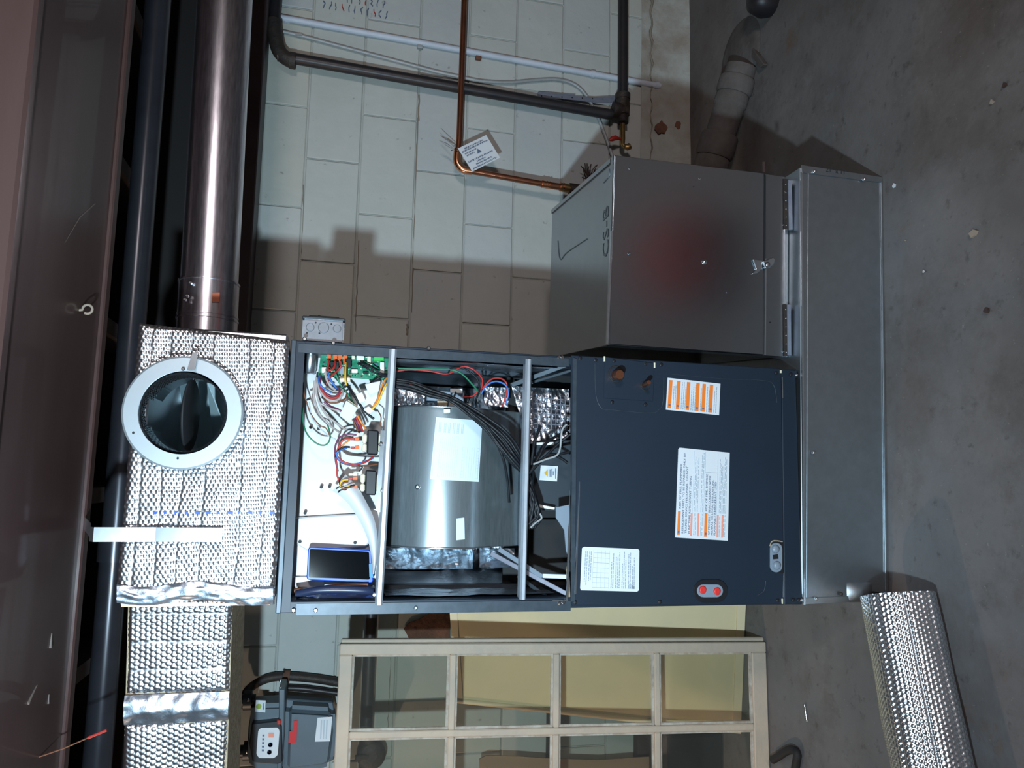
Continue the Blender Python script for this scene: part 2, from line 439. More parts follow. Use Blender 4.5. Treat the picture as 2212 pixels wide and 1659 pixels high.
# open cracks in the bed joints
def crack(pix, r=0.004):
    P = [at(x + random.uniform(-1.2, 1.2), y, W - 0.001) for x, y in pix]
    MB().tube(P, [r * random.uniform(.5, 1.2) for _ in P], 5).build('mortar_crack', M_crack, wall, fix=False)
crack([(905, 205 + 14 * i) for i in range(5)], 0.006)
crack([(903 - 0.033 * (i * 20), 255 + i * 20) for i in range(22)], 0.0028)
crack([(1006 - 0.02 * i * 20, 560 + i * 16) for i in range(12)], 0.003)
crack([(775 - 0.03 * i * 18, 520 + i * 14) for i in range(15)], 0.0022)
crack([(656 - 0.02 * i * 18, 400 + i * 16) for i in range(14)], 0.0018)
MB().tube([at(1407 + 2.5 * math.sin(i * 1.7), -6 + i * 12, W - .0185) for i in range(30)], [.0065 * random.uniform(.4, 1.2) * (1 if i < 13 else .45) for i in range(30)], 5).build('mortar_crack', M_crack, wall, fix=False)
crack([(852 - i * .6, 1320 + i * 11) for i in range(8)], 0.0028)
crack([(845 - i * .6, 1420 + i * 12) for i in range(14)], 0.002)
crack([(880 - i * .4 + (i % 2) * 2, 700 + i * 6) for i in range(5)], 0.004)
# flaked holes in the parging and the bare brown patch left of the cabinet
def flake(c, rx, ry, n, Y, name, material, parent, th=0.003):
    pts = []
    for k in range(n):
        a = 2 * math.pi * k / n; q = random.uniform(.7, 1.15)
        pts.append((c[0] + rx * q * math.cos(a), c[1] + ry * q * math.sin(a)))
    return MB().pxplate(pts, Y, th).build(name, material, parent)
flake((1427, 276), 13, 15, 13, W - 0.022, 'flaked_hole', M_patch, wall, 0.004)
flake((1465, 270), 8, 9, 11, W - 0.026, 'flaked_hole', M_patch, wall, 0.004)
MB().pxplate([(872, 1358), (884, 1345), (905, 1338), (925, 1326), (932, 1318), (972, 1318), (972, 1386), (885, 1386), (880, 1372)], W - 0.006, 0.004).build('flaked_patch', M_patch, wall)

# pencilled sums on the wall, seen sideways from the frame, faint
scr = MB(); scr2 = MB()
for row, (xa, ya, xb, yb) in enumerate([(700, 10, 835, 33), (748, -2, 830, 10)]):
    n = 11 if row == 0 else 7
    for i in range(n):
        cx = xa + (xb - xa) * i / (n - 1); cy = ya + (yb - ya) * i / (n - 1)
        q = [(cx + random.uniform(-3, 3), cy - 8 + 5 * k) for k in range(4)]
        (scr2 if i % 5 == 3 else scr).tube([at(px, py, W - 0.006) for px, py in q], 0.0022, 4)
scr.build('pencil_figures', M_ink, wall, fix=False); scr2.build('pencil_figures', M_wire_red, wall, fix=False)

# sill beam along the top of the wall, dark joist space above
sb = MB().box(-3.1, 4.1, W - 0.14, W + 0.02, 1.752, 1.93)
sb = sb.build('trim_1', M_beam2, bev=0.004); struct(sb)
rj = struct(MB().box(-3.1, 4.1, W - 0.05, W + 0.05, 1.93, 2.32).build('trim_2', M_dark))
# floor joists over the gap between the beam and the wall
for i in range(13):
    x = -2.6 + i * 0.5
    o = MB().box(x, x + 0.045, 0.2, W - 0.05, 2.10, 2.32).build('joist', M_ceil, ce)

# ------------------------------------------------------------------ boxed beam overhead
beam = empty('ceiling_beam', (0, 1.8, 2.0), 'wide brown painted boxed beam running overhead across the top, scuffed', 'beam')
bm_ = MB()
bm_.box(-3.0, 4.0, 1.495, 2.10, 2.02, 2.10)
bm_.build('soffit', M_beam, beam, bev=0.012, seg=2)
MB().box(-3.0, 4.0, 1.48, 1.515, 2.005, 2.10).build('edge_strip', M_beam, beam, bev=0.006)
MB().box(-3.0, 4.0, 2.06, 2.10, 2.010, 2.03).build('edge_strip', M_beam, beam, bev=0.004)
M_scuff = mat('beam_scuff', (0.17, 0.135, 0.12), 0.6)
for pts, r in (([(112, 1368), (108, 1400)], .005), ([(80, 1480), (60, 1520)], .004), ([(140, 525), (172, 470), (205, 440)], .0016), ([(106, 1500), (104, 1520)], .003)):
    P_ = [atz(x, y, 2.0195) for x, y in pts]
    MB().tube(P_, [r * .3] + [r] * (len(P_) - 1), 5).build('scuff', M_scuff, beam, fix=False)
# upper face of the beam towards the camera
MB().box(-3.0, 4.0, 1.44, 1.50, 2.10, 2.318).build('fascia', M_beam, beam)
hk = MB()
c = atz(188, 668, 2.004); rr = 0.0105; c.z = 2.003
pth = [c + Vector((-.004, 0, .022)), c + Vector((-.002, 0, rr))]
pth += [c + Vector((rr * math.sin(a), 0, rr * math.cos(a))) for a in [0.2 + k * 0.42 for k in range(13)]]
hk.tube(pth, 0.0030, 8)
tag(hk.build('screw_eye', M_debris), 'open steel screw hook turned into the underside of the brown beam', 'hook')
# dark pipe running behind the beam
cp = empty('ceiling_pipe', (0, 2.3, 1.95), 'dark blue sheened pipe running under the ceiling behind the brown beam', 'pipe')
A1 = at(300, 525, 2.32); B1 = at(222, 1500, 2.32)
dirv = (A1 - B1).normalized()
MB().tube([B1 - dirv * 2.0, A1 + dirv * 2.2], 0.036, 20).build('pipe_length', M_bluepipe, cp, fix=False)
for k in (-0.9, 1.45):
    MB().tube([A1 + dirv * k, A1 + dirv * (k + .07)], 0.042, 20).build('coupling', M_bluepipe, cp, fix=False)
o = MB(); 
o.tube([at(85, 1628, 1.60), at(140, 1605, 1.62)], 0.0016, 6); o.build('wire_end', M_wire_white)
ow = bpy.data.objects['wire_end']
bpy.data.objects.remove(ow)
rw = empty('hanging_wire', at(150, 1605, 1.9), 'short stiff wire with a red sleeve sticking down near the ceiling at lower left', 'wire')
wa, wb, wc = at(137, 1617, 1.92), at(190, 1594, 1.92), at(231, 1577, 1.92)
wtop = wa + (wa - wb) * 0.9; wtop.z = max(wtop.z, 2.03)
MB().tube([wtop, wa, wb], 0.0016, 6).build('bare_end', M_wire_brown, rw, fix=False)
MB().tube([wb, wc], 0.0032, 8).build('red_sleeve', M_wire_red, rw, fix=False)

# ------------------------------------------------------------------ bubble foil
def bubble(a, b, pitch, h):
    """height of a hexagonal bubble pattern at metric position a, b"""
    row = round(b / (pitch * 0.866)); best = 0
    for rr_ in (row - 1, row, row + 1):
        yy = rr_ * pitch * 0.866; ox = pitch * 0.5 if rr_ % 2 else 0
        xx = round((a - ox) / pitch) * pitch + ox
        d2 = ((a - xx) ** 2 + (b - yy) ** 2) / (pitch * 0.47) ** 2
        if d2 < 1: best = max(best, math.sqrt(1 - d2))
    return best * h

def foil_sheet(mb, bl, br, tr, tl, nrm, res=0.0021, pitch=0.0100, h=0.0019, creases=(), wrinkle=0.0034, hole=None, seed=0, vert=False, turn=0.0):
    ct_, st_ = math.cos(turn), math.sin(turn)
    bl, br, tr, tl = map(Vector, (bl, br, tr, tl)); nrm = Vector(nrm).normalized()
    wd = max((br - bl).length, (tr - tl).length); ht = (tl - bl).length
    nu = int(wd / res); nv = int(ht / res)
    vs = []; 
    for j in range(nv + 1):
        for i in range(nu + 1):
            u = i / nu; v = j / nv
            p = bl.lerp(br, u).lerp(tl.lerp(tr, u), v)
            a = u * wd; b = v * ht
            q = bubble(a * ct_ - b * st_ + 0.004 * noise.noise(Vector((a * 9, b * 9, seed))), a * st_ + b * ct_ + 0.003 * noise.noise(Vector((a * 7, b * 12, seed + 4))), pitch, h)
            wz = noise.noise(Vector((a * 7, b * 7, seed))) * 1.4 + noise.noise(Vector((a * 22, b * 22, seed + 9))) * 0.6
            sc = 1.0
            for cz, cw in creases:
                t = abs((a if vert else b) - cz - 0.004 * noise.noise(Vector((a * 14, b * 14, cz * 50)))) / cw
                if t < 1: sc *= t; q -= (1 - t) * 0.0016
            e = min(u, 1 - u) * wd; e2 = min(v, 1 - v) * ht
            r = min(1, min(e, e2) / 0.012)
            vs.append(p + nrm * (q * sc + wz * wrinkle - (1 - r) ** 2 * 0.006))
    fs = []
    for j in range(nv):
        for i in range(nu):
            if hole:
                c = (vs[j * (nu + 1) + i] - hole[0]); c.y = 0
                if c.length < hole[1]: continue
            fs.append([j * (nu + 1) + i, j * (nu + 1) + i + 1, (j + 1) * (nu + 1) + i + 1, (j + 1) * (nu + 1) + i])
    mb.add(vs, fs, True)

# ------------------------------------------------------------------ supply plenum
PF = D - 0.018
plen = empty('supply_plenum', (0, PF + .25, 1.535), 'bubble foil wrapped supply plenum box on top of the dark air handler', 'plenum')
tl, tr, br, bl = at(249, 1300, PF), at(300, 697, PF), at(624, 735, PF), at(596, 1306, PF)
br.z = bl.z = 1.5375
CC = Vector((0.1215, PF, 1.742)); RI = 0.088; RO = 0.120
f_ = MB()
foil_sheet(f_, bl, br, tr, tl, (0, -1, 0), creases=[(.035, .004), (.085, .004), (.16, .004), (.205, .003), (.245, .003), (.285, .004)], hole=(CC, RI + .004), seed=3, turn=0.42)
f_.build('foil_front', M_foil, plen, fix=False)
b_ = MB(); yb = PF + 0.50
x0, x1, z0, z1 = bl.x - .002, tr.x - 0.004, 1.5425, tl.z - 0.006
b_.box(x0, x0 + .025, PF + .006, yb, z0, z1); b_.box(x1 - .025, x1, PF + .006, yb, z0, z1)
b_.box(x0 + .025, x1 - .025, PF + .006, yb, z1 - .025, z1); b_.box(x0 + .025, x1 - .025, yb - .025, yb, z0, z1 - .025)
b_.build('foil_sides', M_foil, plen, bev=0.004)
# taped seam along the outer left end and a loose flap at the corner
t_ = MB()
t_.grid(lambda u, v: at(252 + 338 * u, 1262 + 40 * v + 6 * math.sin(u * 9), PF - 0.006 - 0.006 * math.sin(v * 3.1) - 0.004 * noise.noise(Vector((u * 12, v * 5, 3)))), 60, 12)
t_.build('foil_tape', M_tape, plen, fix=False)
bl_ = MB()
for k in range(12):
    x = 330 + 252 * k / 11
    bl_.pxplate([(x, 1104), (x + random.uniform(4, 14), 1105), (x + random.uniform(4, 12), 1111), (x, 1110)], PF - 0.0045, .0006)
bl_.build('blue_print', M_phone_case, plen)
col = MB()
col.lathe((CC.x, PF - 0.030, CC.z), (0, 1, 0), [(RI, 0.0), (RO - .004, 0.0), (RO, 0.002), (RO, 0.004), (RO - .004, 0.005), (RI, 0.005)], 64, smooth=False, cap=False)
ring = col.build('collar_flange', mat('matte_zinc', (0.44, 0.50, 0.54), 0.40, 0.65, 1.3, 14, (0.36, 0.40, 0.43), rough_var=0.1), plen)
sl = MB(); sl.lathe((CC.x, PF - 0.030, CC.z), (0, 1, 0), [(RI + .001, 0), (RI + .001, .035), (RI - .002, .038), (RI - .002, .17), (RI - .0035, .17), (RI - .0035, 0)], 56, cap=False)
sl.build('collar_sleeve', M_galv_bright, plen)
lp = MB()
foil_sheet(lp, (CC.x + RI - .004, 0, 0), (CC.x + RI - .004, 0, 0.001), (0, 0, 0), (0, 0, 0), (0, 0, 1)) if False else None
def inner_ring(u, v):
    a = 2 * math.pi * u
    r = RI - 0.004 - bubble(a * RI, v * .075, .0095, .0028)
    return Vector((CC.x + r * math.sin(a), PF - .026 + v * .075, CC.z + r * math.cos(a)))
lp.grid(inner_ring, 280, 34)
lp.build('sleeve_lining', M_foil, plen, fix=False)
dm = MB(); dm.lathe((CC.x, PF + .055, CC.z), (0.0, 0.04, 1), [(0.001, -.003), (.078, -.003), (.080, 0), (.078, .003), (0.001, .003)], 40)
dm.build('damper_blade', M_hole, plen)
MB().tube([(CC.x + .082, PF + .055, CC.z), (CC.x - .082, PF + .055, CC.z)], .003, 8).build('damper_rod', M_galv_bright, plen, fix=False)
vn = MB()
vn.poly([(CC.x - .10, PF + .19, CC.z + .02), (CC.x + .10, PF + .19, CC.z + .04), (CC.x + .10, PF + .30, CC.z + .075), (CC.x - .10, PF + .30, CC.z + .015)], (0, .001, .001))
vn.poly([(CC.x - .09, PF + .20, CC.z - .085), (CC.x + .09, PF + .16, CC.z - .015), (CC.x + .09, PF + .161, CC.z - .012), (CC.x - .09, PF + .33, CC.z - .02)], (0, .001, .001))
vn.poly([(CC.x - .12, PF + .34, CC.z - .15), (CC.x + .15, PF + .34, CC.z - .15), (CC.x + .15, PF + .36, CC.z + .11), (CC.x - .12, PF + .36, CC.z + .11)], (0, .002, 0))
vn.build('turning_vane', M_caulk, plen)
lv = MB(); lv.pxplate([(404, 800), (421, 800), (428, 762), (417, 760)], PF - .040, .003)
lv.build('damper_handle', M_galv_bright, plen)
MB().lathe(at(396, 797, PF - .031), (0, -1, 0), [(.004, 0), (.004, .003), (.002, .004)], 10).build('screw', M_screw, plen)
MB().lathe(at(288, 935, PF - .031), (0, -1, 0), [(.0025, 0), (.0025, .0008)], 8).build('screw_hole', M_hole, plen)
MB().lathe(at(384, 990, PF - .031), (0, -1, 0), [(.0025, 0), (.0025, .0008)], 8).build('screw_hole', M_hole, plen)

# hanger strap folded over on to the beam
hs = MB()
hw = 0.0145
P0 = at(480, 1155, PF - 0.020); P1 = at(190, 1155, PF - 0.028)
cx = (P0.x + P1.x) / 2
path = [(P0.z, P0.y), (1.78, PF - .02), (P1.z - .01, P1.y), (P1.z, P1.y + .012), (P1.z + .03, P1.y + .12), (2.015, 2.07)]
for i in range(len(path) - 1):
    (za, ya), (zb, yb2) = path[i], path[i + 1]
    hs.hexa([(cx - hw, ya, za), (cx + hw, ya, za), (cx + hw, ya + .003, za), (cx - hw, ya + .003, za)],
            [(cx - hw, yb2, zb), (cx + hw, yb2, zb), (cx + hw, yb2 + .003, zb), (cx - hw, yb2 + .003, zb)])
hso = tag(hs.build('hanger_strap', M_galv_bright), 'bright flat metal hanger strap fixed upright on the foil plenum face', 'strap')

# ------------------------------------------------------------------ round zinc duct to the right
rd = empty('round_duct', (1.6, 2.1, 1.70), 'shiny round zinc duct running right from the foil plenum under the beam', 'duct')
RY_ = 2.10; RZ0 = 1.770; RZ1 = 1.786; rr = 0.072
def dz(x): return RZ0 + (x - 0.3) / 1.0 * (RZ1 - RZ0)
MB().tube([(0.36, RY_, dz(.36)), (3.4, RY_, dz(3.4))], rr, 48).build('pipe_length', M_spiral, rd, fix=False)
xc0 = at(450, 690, RY_).x; xc1 = at(450, 614, RY_).x
e_ = MB()
prof = [(rr - .004, -.02), (rr - .004, 0)]
e_.tube([(xc0 - .075, RY_, dz(.3)), (xc1, RY_, dz(xc1))], rr + .003, 48); e_.build('coupling', M_spiral, rd, fix=False)
for xx, r2 in ((xc1 - .001, .0055), (xc0 + .004, .005), (xc0 - .006, .006)):
    MB().tube([(xx, RY_, dz(xx)), (xx + .004, RY_, dz(xx))], rr + r2, 48).build('bead', M_spiral, rd, fix=False)
for px, py in ((405, 640), (412, 612), (400, 648)):
    c = at(px, py, RY_ - .072)
    MB().lathe(c, (0, -1, .1), [(.004, -.004), (.004, .006), (.0025, .008)], 8).build('screw', M_screw, rd)
MB().poly([at(459, 632, RY_ - .0735), at(475, 632, RY_ - .068), at(474, 653, RY_ - .068), at(458, 653, RY_ - .0735)], (0, -.002, 0)).build('orange_mark', mat('faded_orange', (.35, .09, .04), .5), rd)

# ------------------------------------------------------------------ foil wrapped duct to the left
fd = empty('foil_wrapped_duct', (-1.0, 2.0, 1.63), 'bubble foil wrapped duct leaving the plenum to the left, taped in the middle', 'duct')
FY = D + 0.10
q = [at(502, 1302, FY), at(490, 1661, FY), at(266, 1661, FY), at(276, 1302, FY)]   # br, bl, tl, tr upright
dx_ = (q[1] - q[0]); 
q1b = q[1]; q2b = q[2]
xl = -1.30
lb = q[1] + (q[1] - q[0]) * 1.7; lt = q[2] + (q[2] - q[3]) * 1.7
yt0, yt1 = at(380, 1497, FY).x, at(380, 1560, FY).x
def lerp_edge(a, b, x): t = (x - a.x) / (b.x - a.x); return a.lerp(b, t)
f1 = MB(); foil_sheet(f1, lerp_edge(q[0], q[1], yt0), q[0], q[3], lerp_edge(q[3], q[2], yt0), (0, -1, 0), pitch=.0125, h=.002, creases=[(.05, .006), (.11, .006), (.17, .005)], vert=True, seed=11, wrinkle=.0018)
f1.build('foil_front', M_foil, fd, fix=False)
f2 = MB(); foil_sheet(f2, q[1] + (q[1] - q[0]) * 1.7, lerp_edge(q[0], q[1], yt1), lerp_edge(q[3], q[2], yt1), q[2] + (q[2] - q[3]) * 1.7, (0, -1, 0), pitch=.012, h=.0018, seed=15, wrinkle=.004)
f2.build('foil_front', M_foil, fd, fix=False)
tb = MB()
tb.grid(lambda u, v: lerp_edge(q[0], q[1], yt0 + (yt1 - yt0) * u).lerp(lerp_edge(q[3], q[2], yt0 + (yt1 - yt0) * u), v) + Vector((0, -.004 - .010 * math.sin(u * 3.14) - .004 * noise.noise(Vector((u * 3, v * 9, 7))), 0)), 24, 50)
tb.build('foil_tape', M_tape, fd, fix=False)
bd = MB(); bd.hexa([(q[0].x, FY + .004, q[0].z), (lb.x, FY + .004, lb.z), (lb.x, FY + .26, lb.z), (q[0].x, FY + .26, q[0].z)],
                   [(q[3].x, FY + .004, q[3].z), (lt.x, FY + .004, lt.z), (lt.x, FY + .26, lt.z), (q[3].x, FY + .26, q[3].z)])
bd.build('insulation_board', M_kraft, fd)

# ------------------------------------------------------------------ foil wrapped floor duct
gd = empty('floor_duct', (-0.6, 1.6, 0), 'bubble foil wrapped duct lying on the floor at the corner of the galvanised base', 'duct')
C0 = Vector((-0.262, 1.632, 0.079)); C1 = Vector((-1.10, 1.418, 0.089)); ax = (C1 - C0); Lg = ax.length; ax.normalize()
sd = ax.cross(Vector((0, 0, 1))).normalized(); upv = sd.cross(ax).normalized()
def gd_prof(a):
    # rounded box with three soft facets
    n = 4.2; r = 0.080
    c, s_ = math.cos(a), math.sin(a)
    k = (abs(c) ** n + abs(s_) ** n) ** (-1 / n)
    return r * (0.55 + 0.45 * k)
def gd_fn(u, v):
    a = 2 * math.pi * v; L = u * Lg
    r = gd_prof(a + .5) * (1 + .08 * u)
    r += bubble(L + .003 * noise.noise(Vector((L * 9, v * 9, 1))), v * .56, .0115, .0026) + .0025 * noise.noise(Vector((L * 9, v * 14, 5)))
    for cv in (.30, .42, .52):
        t = abs(v - cv) / .008
        if t < 1: r -= (1 - t) * .003
    z = C0 + ax * L + (sd * math.cos(a) + upv * math.sin(a)) * r
    if z.z < 0.001: z.z = 0.001
    return z
g_ = MB(); g_.grid(gd_fn, 400, 260); g_.build('foil_wrap', M_foil, gd, fix=False)
ec = MB(); ec.add([C0] + [gd_fn(0, k / 40) for k in range(40)], [[0, k + 1, (k + 1) % 40 + 1] for k in range(40)]); ec.build('open_end', M_foil_dim, gd)

# ------------------------------------------------------------------ air handler
XL, XR, ZB, ZT, YB = -0.301, 0.2975, 0.2545, 1.535, D + 0.55
ah = empty('air_handler', (0, D + .27, ZB), 'tall charcoal air handler cabinet with its upper access panel off, wiring and blower showing', 'air handler')
MB().box(XL, XL + .024, D, YB, ZB, ZT).build('side_panel', M_cab, ah, bev=.0015)
MB().box(XR - .021, XR, D, YB, ZB, ZT).build('side_panel', M_cab, ah, bev=.0015)
MB().box(XL + .024, XR - .021, YB - .012, YB, ZB, ZT).build('back_panel', M_cab_in, ah)
# top lip: bright worn edge and dark return
MB().box(XL, XR, D - .006, D + .03, ZT - .012, ZT).build('top_lip', M_lip, ah, bev=.002)
MB().box(XL + .024, XR - .021, D + .006, YB - .012, ZT - .022, ZT - .001).build('top_panel', M_cab, ah)
MB().box(XL + .003, XR - .003, D - .002, D + .004, ZT - .030, ZT - .012).build('top_flange', M_cab, ah)
# worn side flanges along the opening
for (pa, pb, wd) in (((640, 1316), (1232, 1308), .012), ((645, 752), (1228, 783), .010)):
    a, b = at(*pa, D - .001), at(*pb, D - .001)
    MB().hexa([(a.x - wd, D - .004, a.z), (a.x + wd, D - .004, a.z), (a.x + wd, D, a.z), (a.x - wd, D, a.z)],
              [(b.x - wd, D - .004, b.z), (b.x + wd, D - .004, b.z), (b.x + wd, D, b.z), (b.x - wd, D, b.z)]).build('opening_flange', M_lip, ah)
M_rail = mat('satin_zinc', (0.52, 0.57, 0.63), 0.42, 0.6, 1.3, 50, (0.44, 0.49, 0.55))
def rail(pa, pb, h, name='cross_rail'):
    a, b = at(*pa, D), at(*pb, D); mb = MB()
    prof = [(-h, .018), (-h, -.004), (-h * .45, -.010), (h * .45, -.010), (h, -.004), (h, .018), (h * .7, .018), (h * .7, -.001), (-h * .7, -.001), (-h * .7, .018)]
    mb.hexa([(a.x, D + y, a.z + z) for z, y in prof], [(b.x, D + y, b.z + z) for z, y in prof])
    return mb.build(name, M_rail, ah)
rail((849, 755), (818, 1306), .0085)
rail((1141, 776), (1128, 1294), .0075)
# second bright flange above the upper rail, left part
MB().pxplate([(806, 1100), (812, 1100), (822, 930), (834, 930), (829, 1110)], D + .004, .003).build('rail_flange', M_galv_bright, ah)
# front panels
fp = MB().pxplate([(1232, 1307), (1691, 1305), (1684, 797), (1232, 768)], D + .004, .008).build('lower_front_panel', M_cab, ah, bev=.002)
MB().pxplate([(1692, 1305), (1730, 1305), (1716, 801), (1686, 797)], D + .003, .006).build('bottom_front_strip', M_cab, ah, bev=.0015)
MB().pxplate([(1232, 1300), (1242, 1300), (1246, 775), (1237, 772)], D - .004, .003).build('panel_lip', M_lip, ah, bev=.001)
MB().pxplate([(1240, 1283), (1244, 1283), (1252, 1060), (1252, 1040)], D - .004, .0035).build('bright_fold', M_galv_bright, ah)  # lip edge highlight set in as a strip of brighter metal
MB().pxplate([(1222, 1295), (1226, 1297), (1231, 1150), (1230, 1060)], D - .002, .0035).build('bright_fold', M_galv_bright, ah)
for seg in [[(1690.5, 1290), (1692.5, 1290), (1694, 1235), (1692, 1235)], [(1688, 815), (1690, 815), (1691, 860), (1689.5, 860)]]:
    MB().pxplate(seg, D - .003, .0015).build('bright_fold', M_galv_bright, ah)
for seg in [[(1687, 1293), (1690, 1293), (1690, 1304), (1688, 1304)], [(1684, 800), (1687, 800), (1687, 806), (1684, 806)]]:
    MB().pxplate(seg, D - .003, .003).build('foam_tab', M_cream_plastic, ah)
# refrigerant line plate
MB().pxplate([(1305, 771), (1304, 860), (1410, 867), (1413, 785)], D - .004, .0025).build('line_cover_plate', M_cab, ah, bev=.0008)
emb = MB().tube([at(x, y, D - .0042) for x, y in [(1285, 785), (1287, 850), (1300, 882), (1330, 886), (1405, 892), (1424, 884), (1432, 868), (1434, 815)]], .0010, 5, smooth_path=6)
emb.build('embossed_line', M_lip, ah, fix=False)
MB().tube([at(x, y, D - .0042) for x, y in [(1450, 808), (1560, 818), (1650, 822), (1672, 834), (1678, 870)]], .0008, 5, smooth_path=6).build('embossed_line', M_lip, ah, fix=False)
MB().tube([at(x, y, D - .0042) for x, y in [(1636, 1286), (1650, 1276), (1654, 1255)]], .0012, 5, smooth_path=6).build('embossed_line', M_lip, ah, fix=False)
def stub(c, r_out, r_pipe, ln, dr, name):
    o = at(*c, D - .006)
    rg = MB().lathe(o + Vector((0, .004, 0)), (0, -1, 0), [(r_out, 0), (r_out, .005), (r_out * .86, .0065), (r_out * .80, .004), (r_out * .80, -.004)], 28).build('rubber_grommet', M_black_rubber, ah)
    tip = at(*dr, D - ln)
    d = (tip - (o + Vector((0, .03, 0)))).normalized()
    k = MB().tube([o + Vector((0, .03, 0)), tip - d * .004, tip], [r_pipe, r_pipe, r_pipe * .93], 18)
    k.build(name, M_copper, ah, fix=False)
stub((1331, 808), .0215, .0115, .045, (1339, 809), 'suction_stub')
stub((1393, 833), .0130, .0055, .05, (1402, 826), 'liquid_stub')
for x, y in [(1253, 774), (1286, 778), (1326, 780), (1394, 786), (1428, 788), (1322, 869), (1394, 874), (1676, 806), (1708, 809), (1425, 1300), (1242, 1301), (1680, 1297), (1713, 1296), (1725, 1296)]:
    MB().lathe(at(x, y, D - .0045), (0, -1, 0), [(.0046, 0), (.0046, .002), (.003, .003), (.001, .0025)], 10).build('panel_screw', M_black_plastic, ah)
for x, y in [(1305, 775), (1413, 789)]:
    MB().pxplate([(x - 1.5, y - 5), (x - 1.5, y + 6), (x + 1.5, y + 6), (x + 1.5, y - 5)], D - .005, .003).build('foam_tab', M_cream_plastic, ah)
for x, y in [(720, 741), (926, 752), (1215, 772), (1208, 771), (658, 732), (682, 1318), (898, 1313), (1217, 1301), (1209, 1302), (634, 1318), (818, 1255), (845, 790), (1140, 783), (822, 960), (826, 1060), (808, 1285), (1731, 1296), (1720, 810)]:
    MB().lathe(at(x, y, D - .004), (0, -1, 0), [(.0048, 0), (.0048, .0015), (.003, .003)], 10).build('zinc_screw', M_screw, ah)

# labels
def label_plate(pix, Y, material, name, th=.0008):
    return MB().pxplate(pix, Y, th).build(name, material, ah)
# six orange bars
lb1 = label_plate([(1442, 816), (1556, 829), (1553, 897), (1438, 885)], D - .0042, M_label, 'warning_label')
F1 = Face((1438, 885), (1442, 816), (1556, 829), (1553, 897), lambda x, y: at(x, y, D - .0052))
fnt_ = MB()
for i, x in enumerate((1447, 1464.6, 1485.6, 1506, 1519.5, 1535.5)):
    v = 1 - (x - 1440) / 115.0
    q1 = MB(); F1.rect(q1, .06, .93, v - .032, v + .032); q1.build('orange_bar', M_orange, lb1)
    q2 = MB(); F1.rect(q2, .13, .18, v - .02, v + .02, .0009); q2.build('warning_mark', M_ink, lb1)
    nv = (1447, 1464.6, 1485.6, 1506, 1519.5, 1535.5, 1553)[i + 1]
    n = int((nv - x) / 5)
    for k in range(max(n - 1, 1)):
        F1.line_of_words(fnt_, .06, random.uniform(.7, .93), v - .075 - k * .035, .018)
tag(fnt_.build('small_print', M_ink_soft, lb1, fix=False), kind='stuff')
# large refrigerant warning
lb2 = label_plate([(1468, 967), (1576, 978), (1572, 1168), (1458, 1161), (1465, 970)], D - .0042, M_label, 'refrigerant_warning_label')
F2 = Face((1458, 1161), (1466, 967), (1576, 978), (1572, 1168), lambda x, y: at(x, y, D - .0052))
s1 = MB()
def f2bar(a, name, mm):
    q = MB(); F2.rect(q, *a); q.build(name, mm, lb2)
f2bar((.03, .29, .915, .965), 'orange_bar', M_orange); f2bar((.03, .29, .405, .458), 'orange_bar', M_orange)
for v in (.705, .575, .205, .115): f2bar((.03, .28, v - .016, v + .016), 'salmon_bar', M_orange2)
f2bar((.05, .075, .925, .955, .0010), 'warning_mark', M_ink); f2bar((.05, .075, .415, .448, .0010), 'warning_mark', M_ink)
for v in (.655, .625, .595, .525, .495): F2.line_of_words(s1, .30, random.uniform(.86, .97), v, .017)
for v in (.68, .655, .55, .525): F2.line_of_words(s1, .04, .28, v - .03, .014)
for v in (.175, .150, .125, .10, .075, .05): F2.line_of_words(s1, .30, random.uniform(.80, .95), v, .015)
for v in (.165, .085, .06): F2.line_of_words(s1, .04, .28, v, .014)
for a, b, c, d in ((.02, .98, .692, .695), (.02, .98, .478, .481), (.02, .98, .23, .233), (.75, .752, .232, .478), (.75, .98, .47, .473)): F2.rect(s1, a, b, c, d)
tag(s1.build('small_print', M_ink_soft, lb2, fix=False), kind='stuff')
uxf = (F2.br - F2.bl); uzf = (F2.tl - F2.bl); Wd = uxf.length; Hd = uzf.length
def F2txt(t, u, v, width, size=.052):
    text_mesh(t, M_ink, F2.p(u, v, .0007), uxf, uzf, size * Hd, lb2, 'lettering', width=width * Wd)
F2txt('RISK OF FIRE. FLAMMABLE', .32, .915, .50)
F2txt('REFRIGERANT USED. TO BE REPAIRED ONLY BY', .05, .850, .90)
F2txt('TRAINED SERVICE PERSONNEL. DO NOT', .05, .790, .75)
F2txt('PUNCTURE REFRIGERANT TUBING', .05, .725, .64)
F2txt('RISK OF FIRE. DISPOSE', .31, .415, .42)
F2txt('OF PROPERLY IN ACCORDANCE WITH', .05, .352, .66)
F2txt('FEDERAL OR LOCAL REGULATIONS.', .05, .295, .62)
F2txt('FLAMMABLE REFRIGERANT USED', .05, .243, .60)
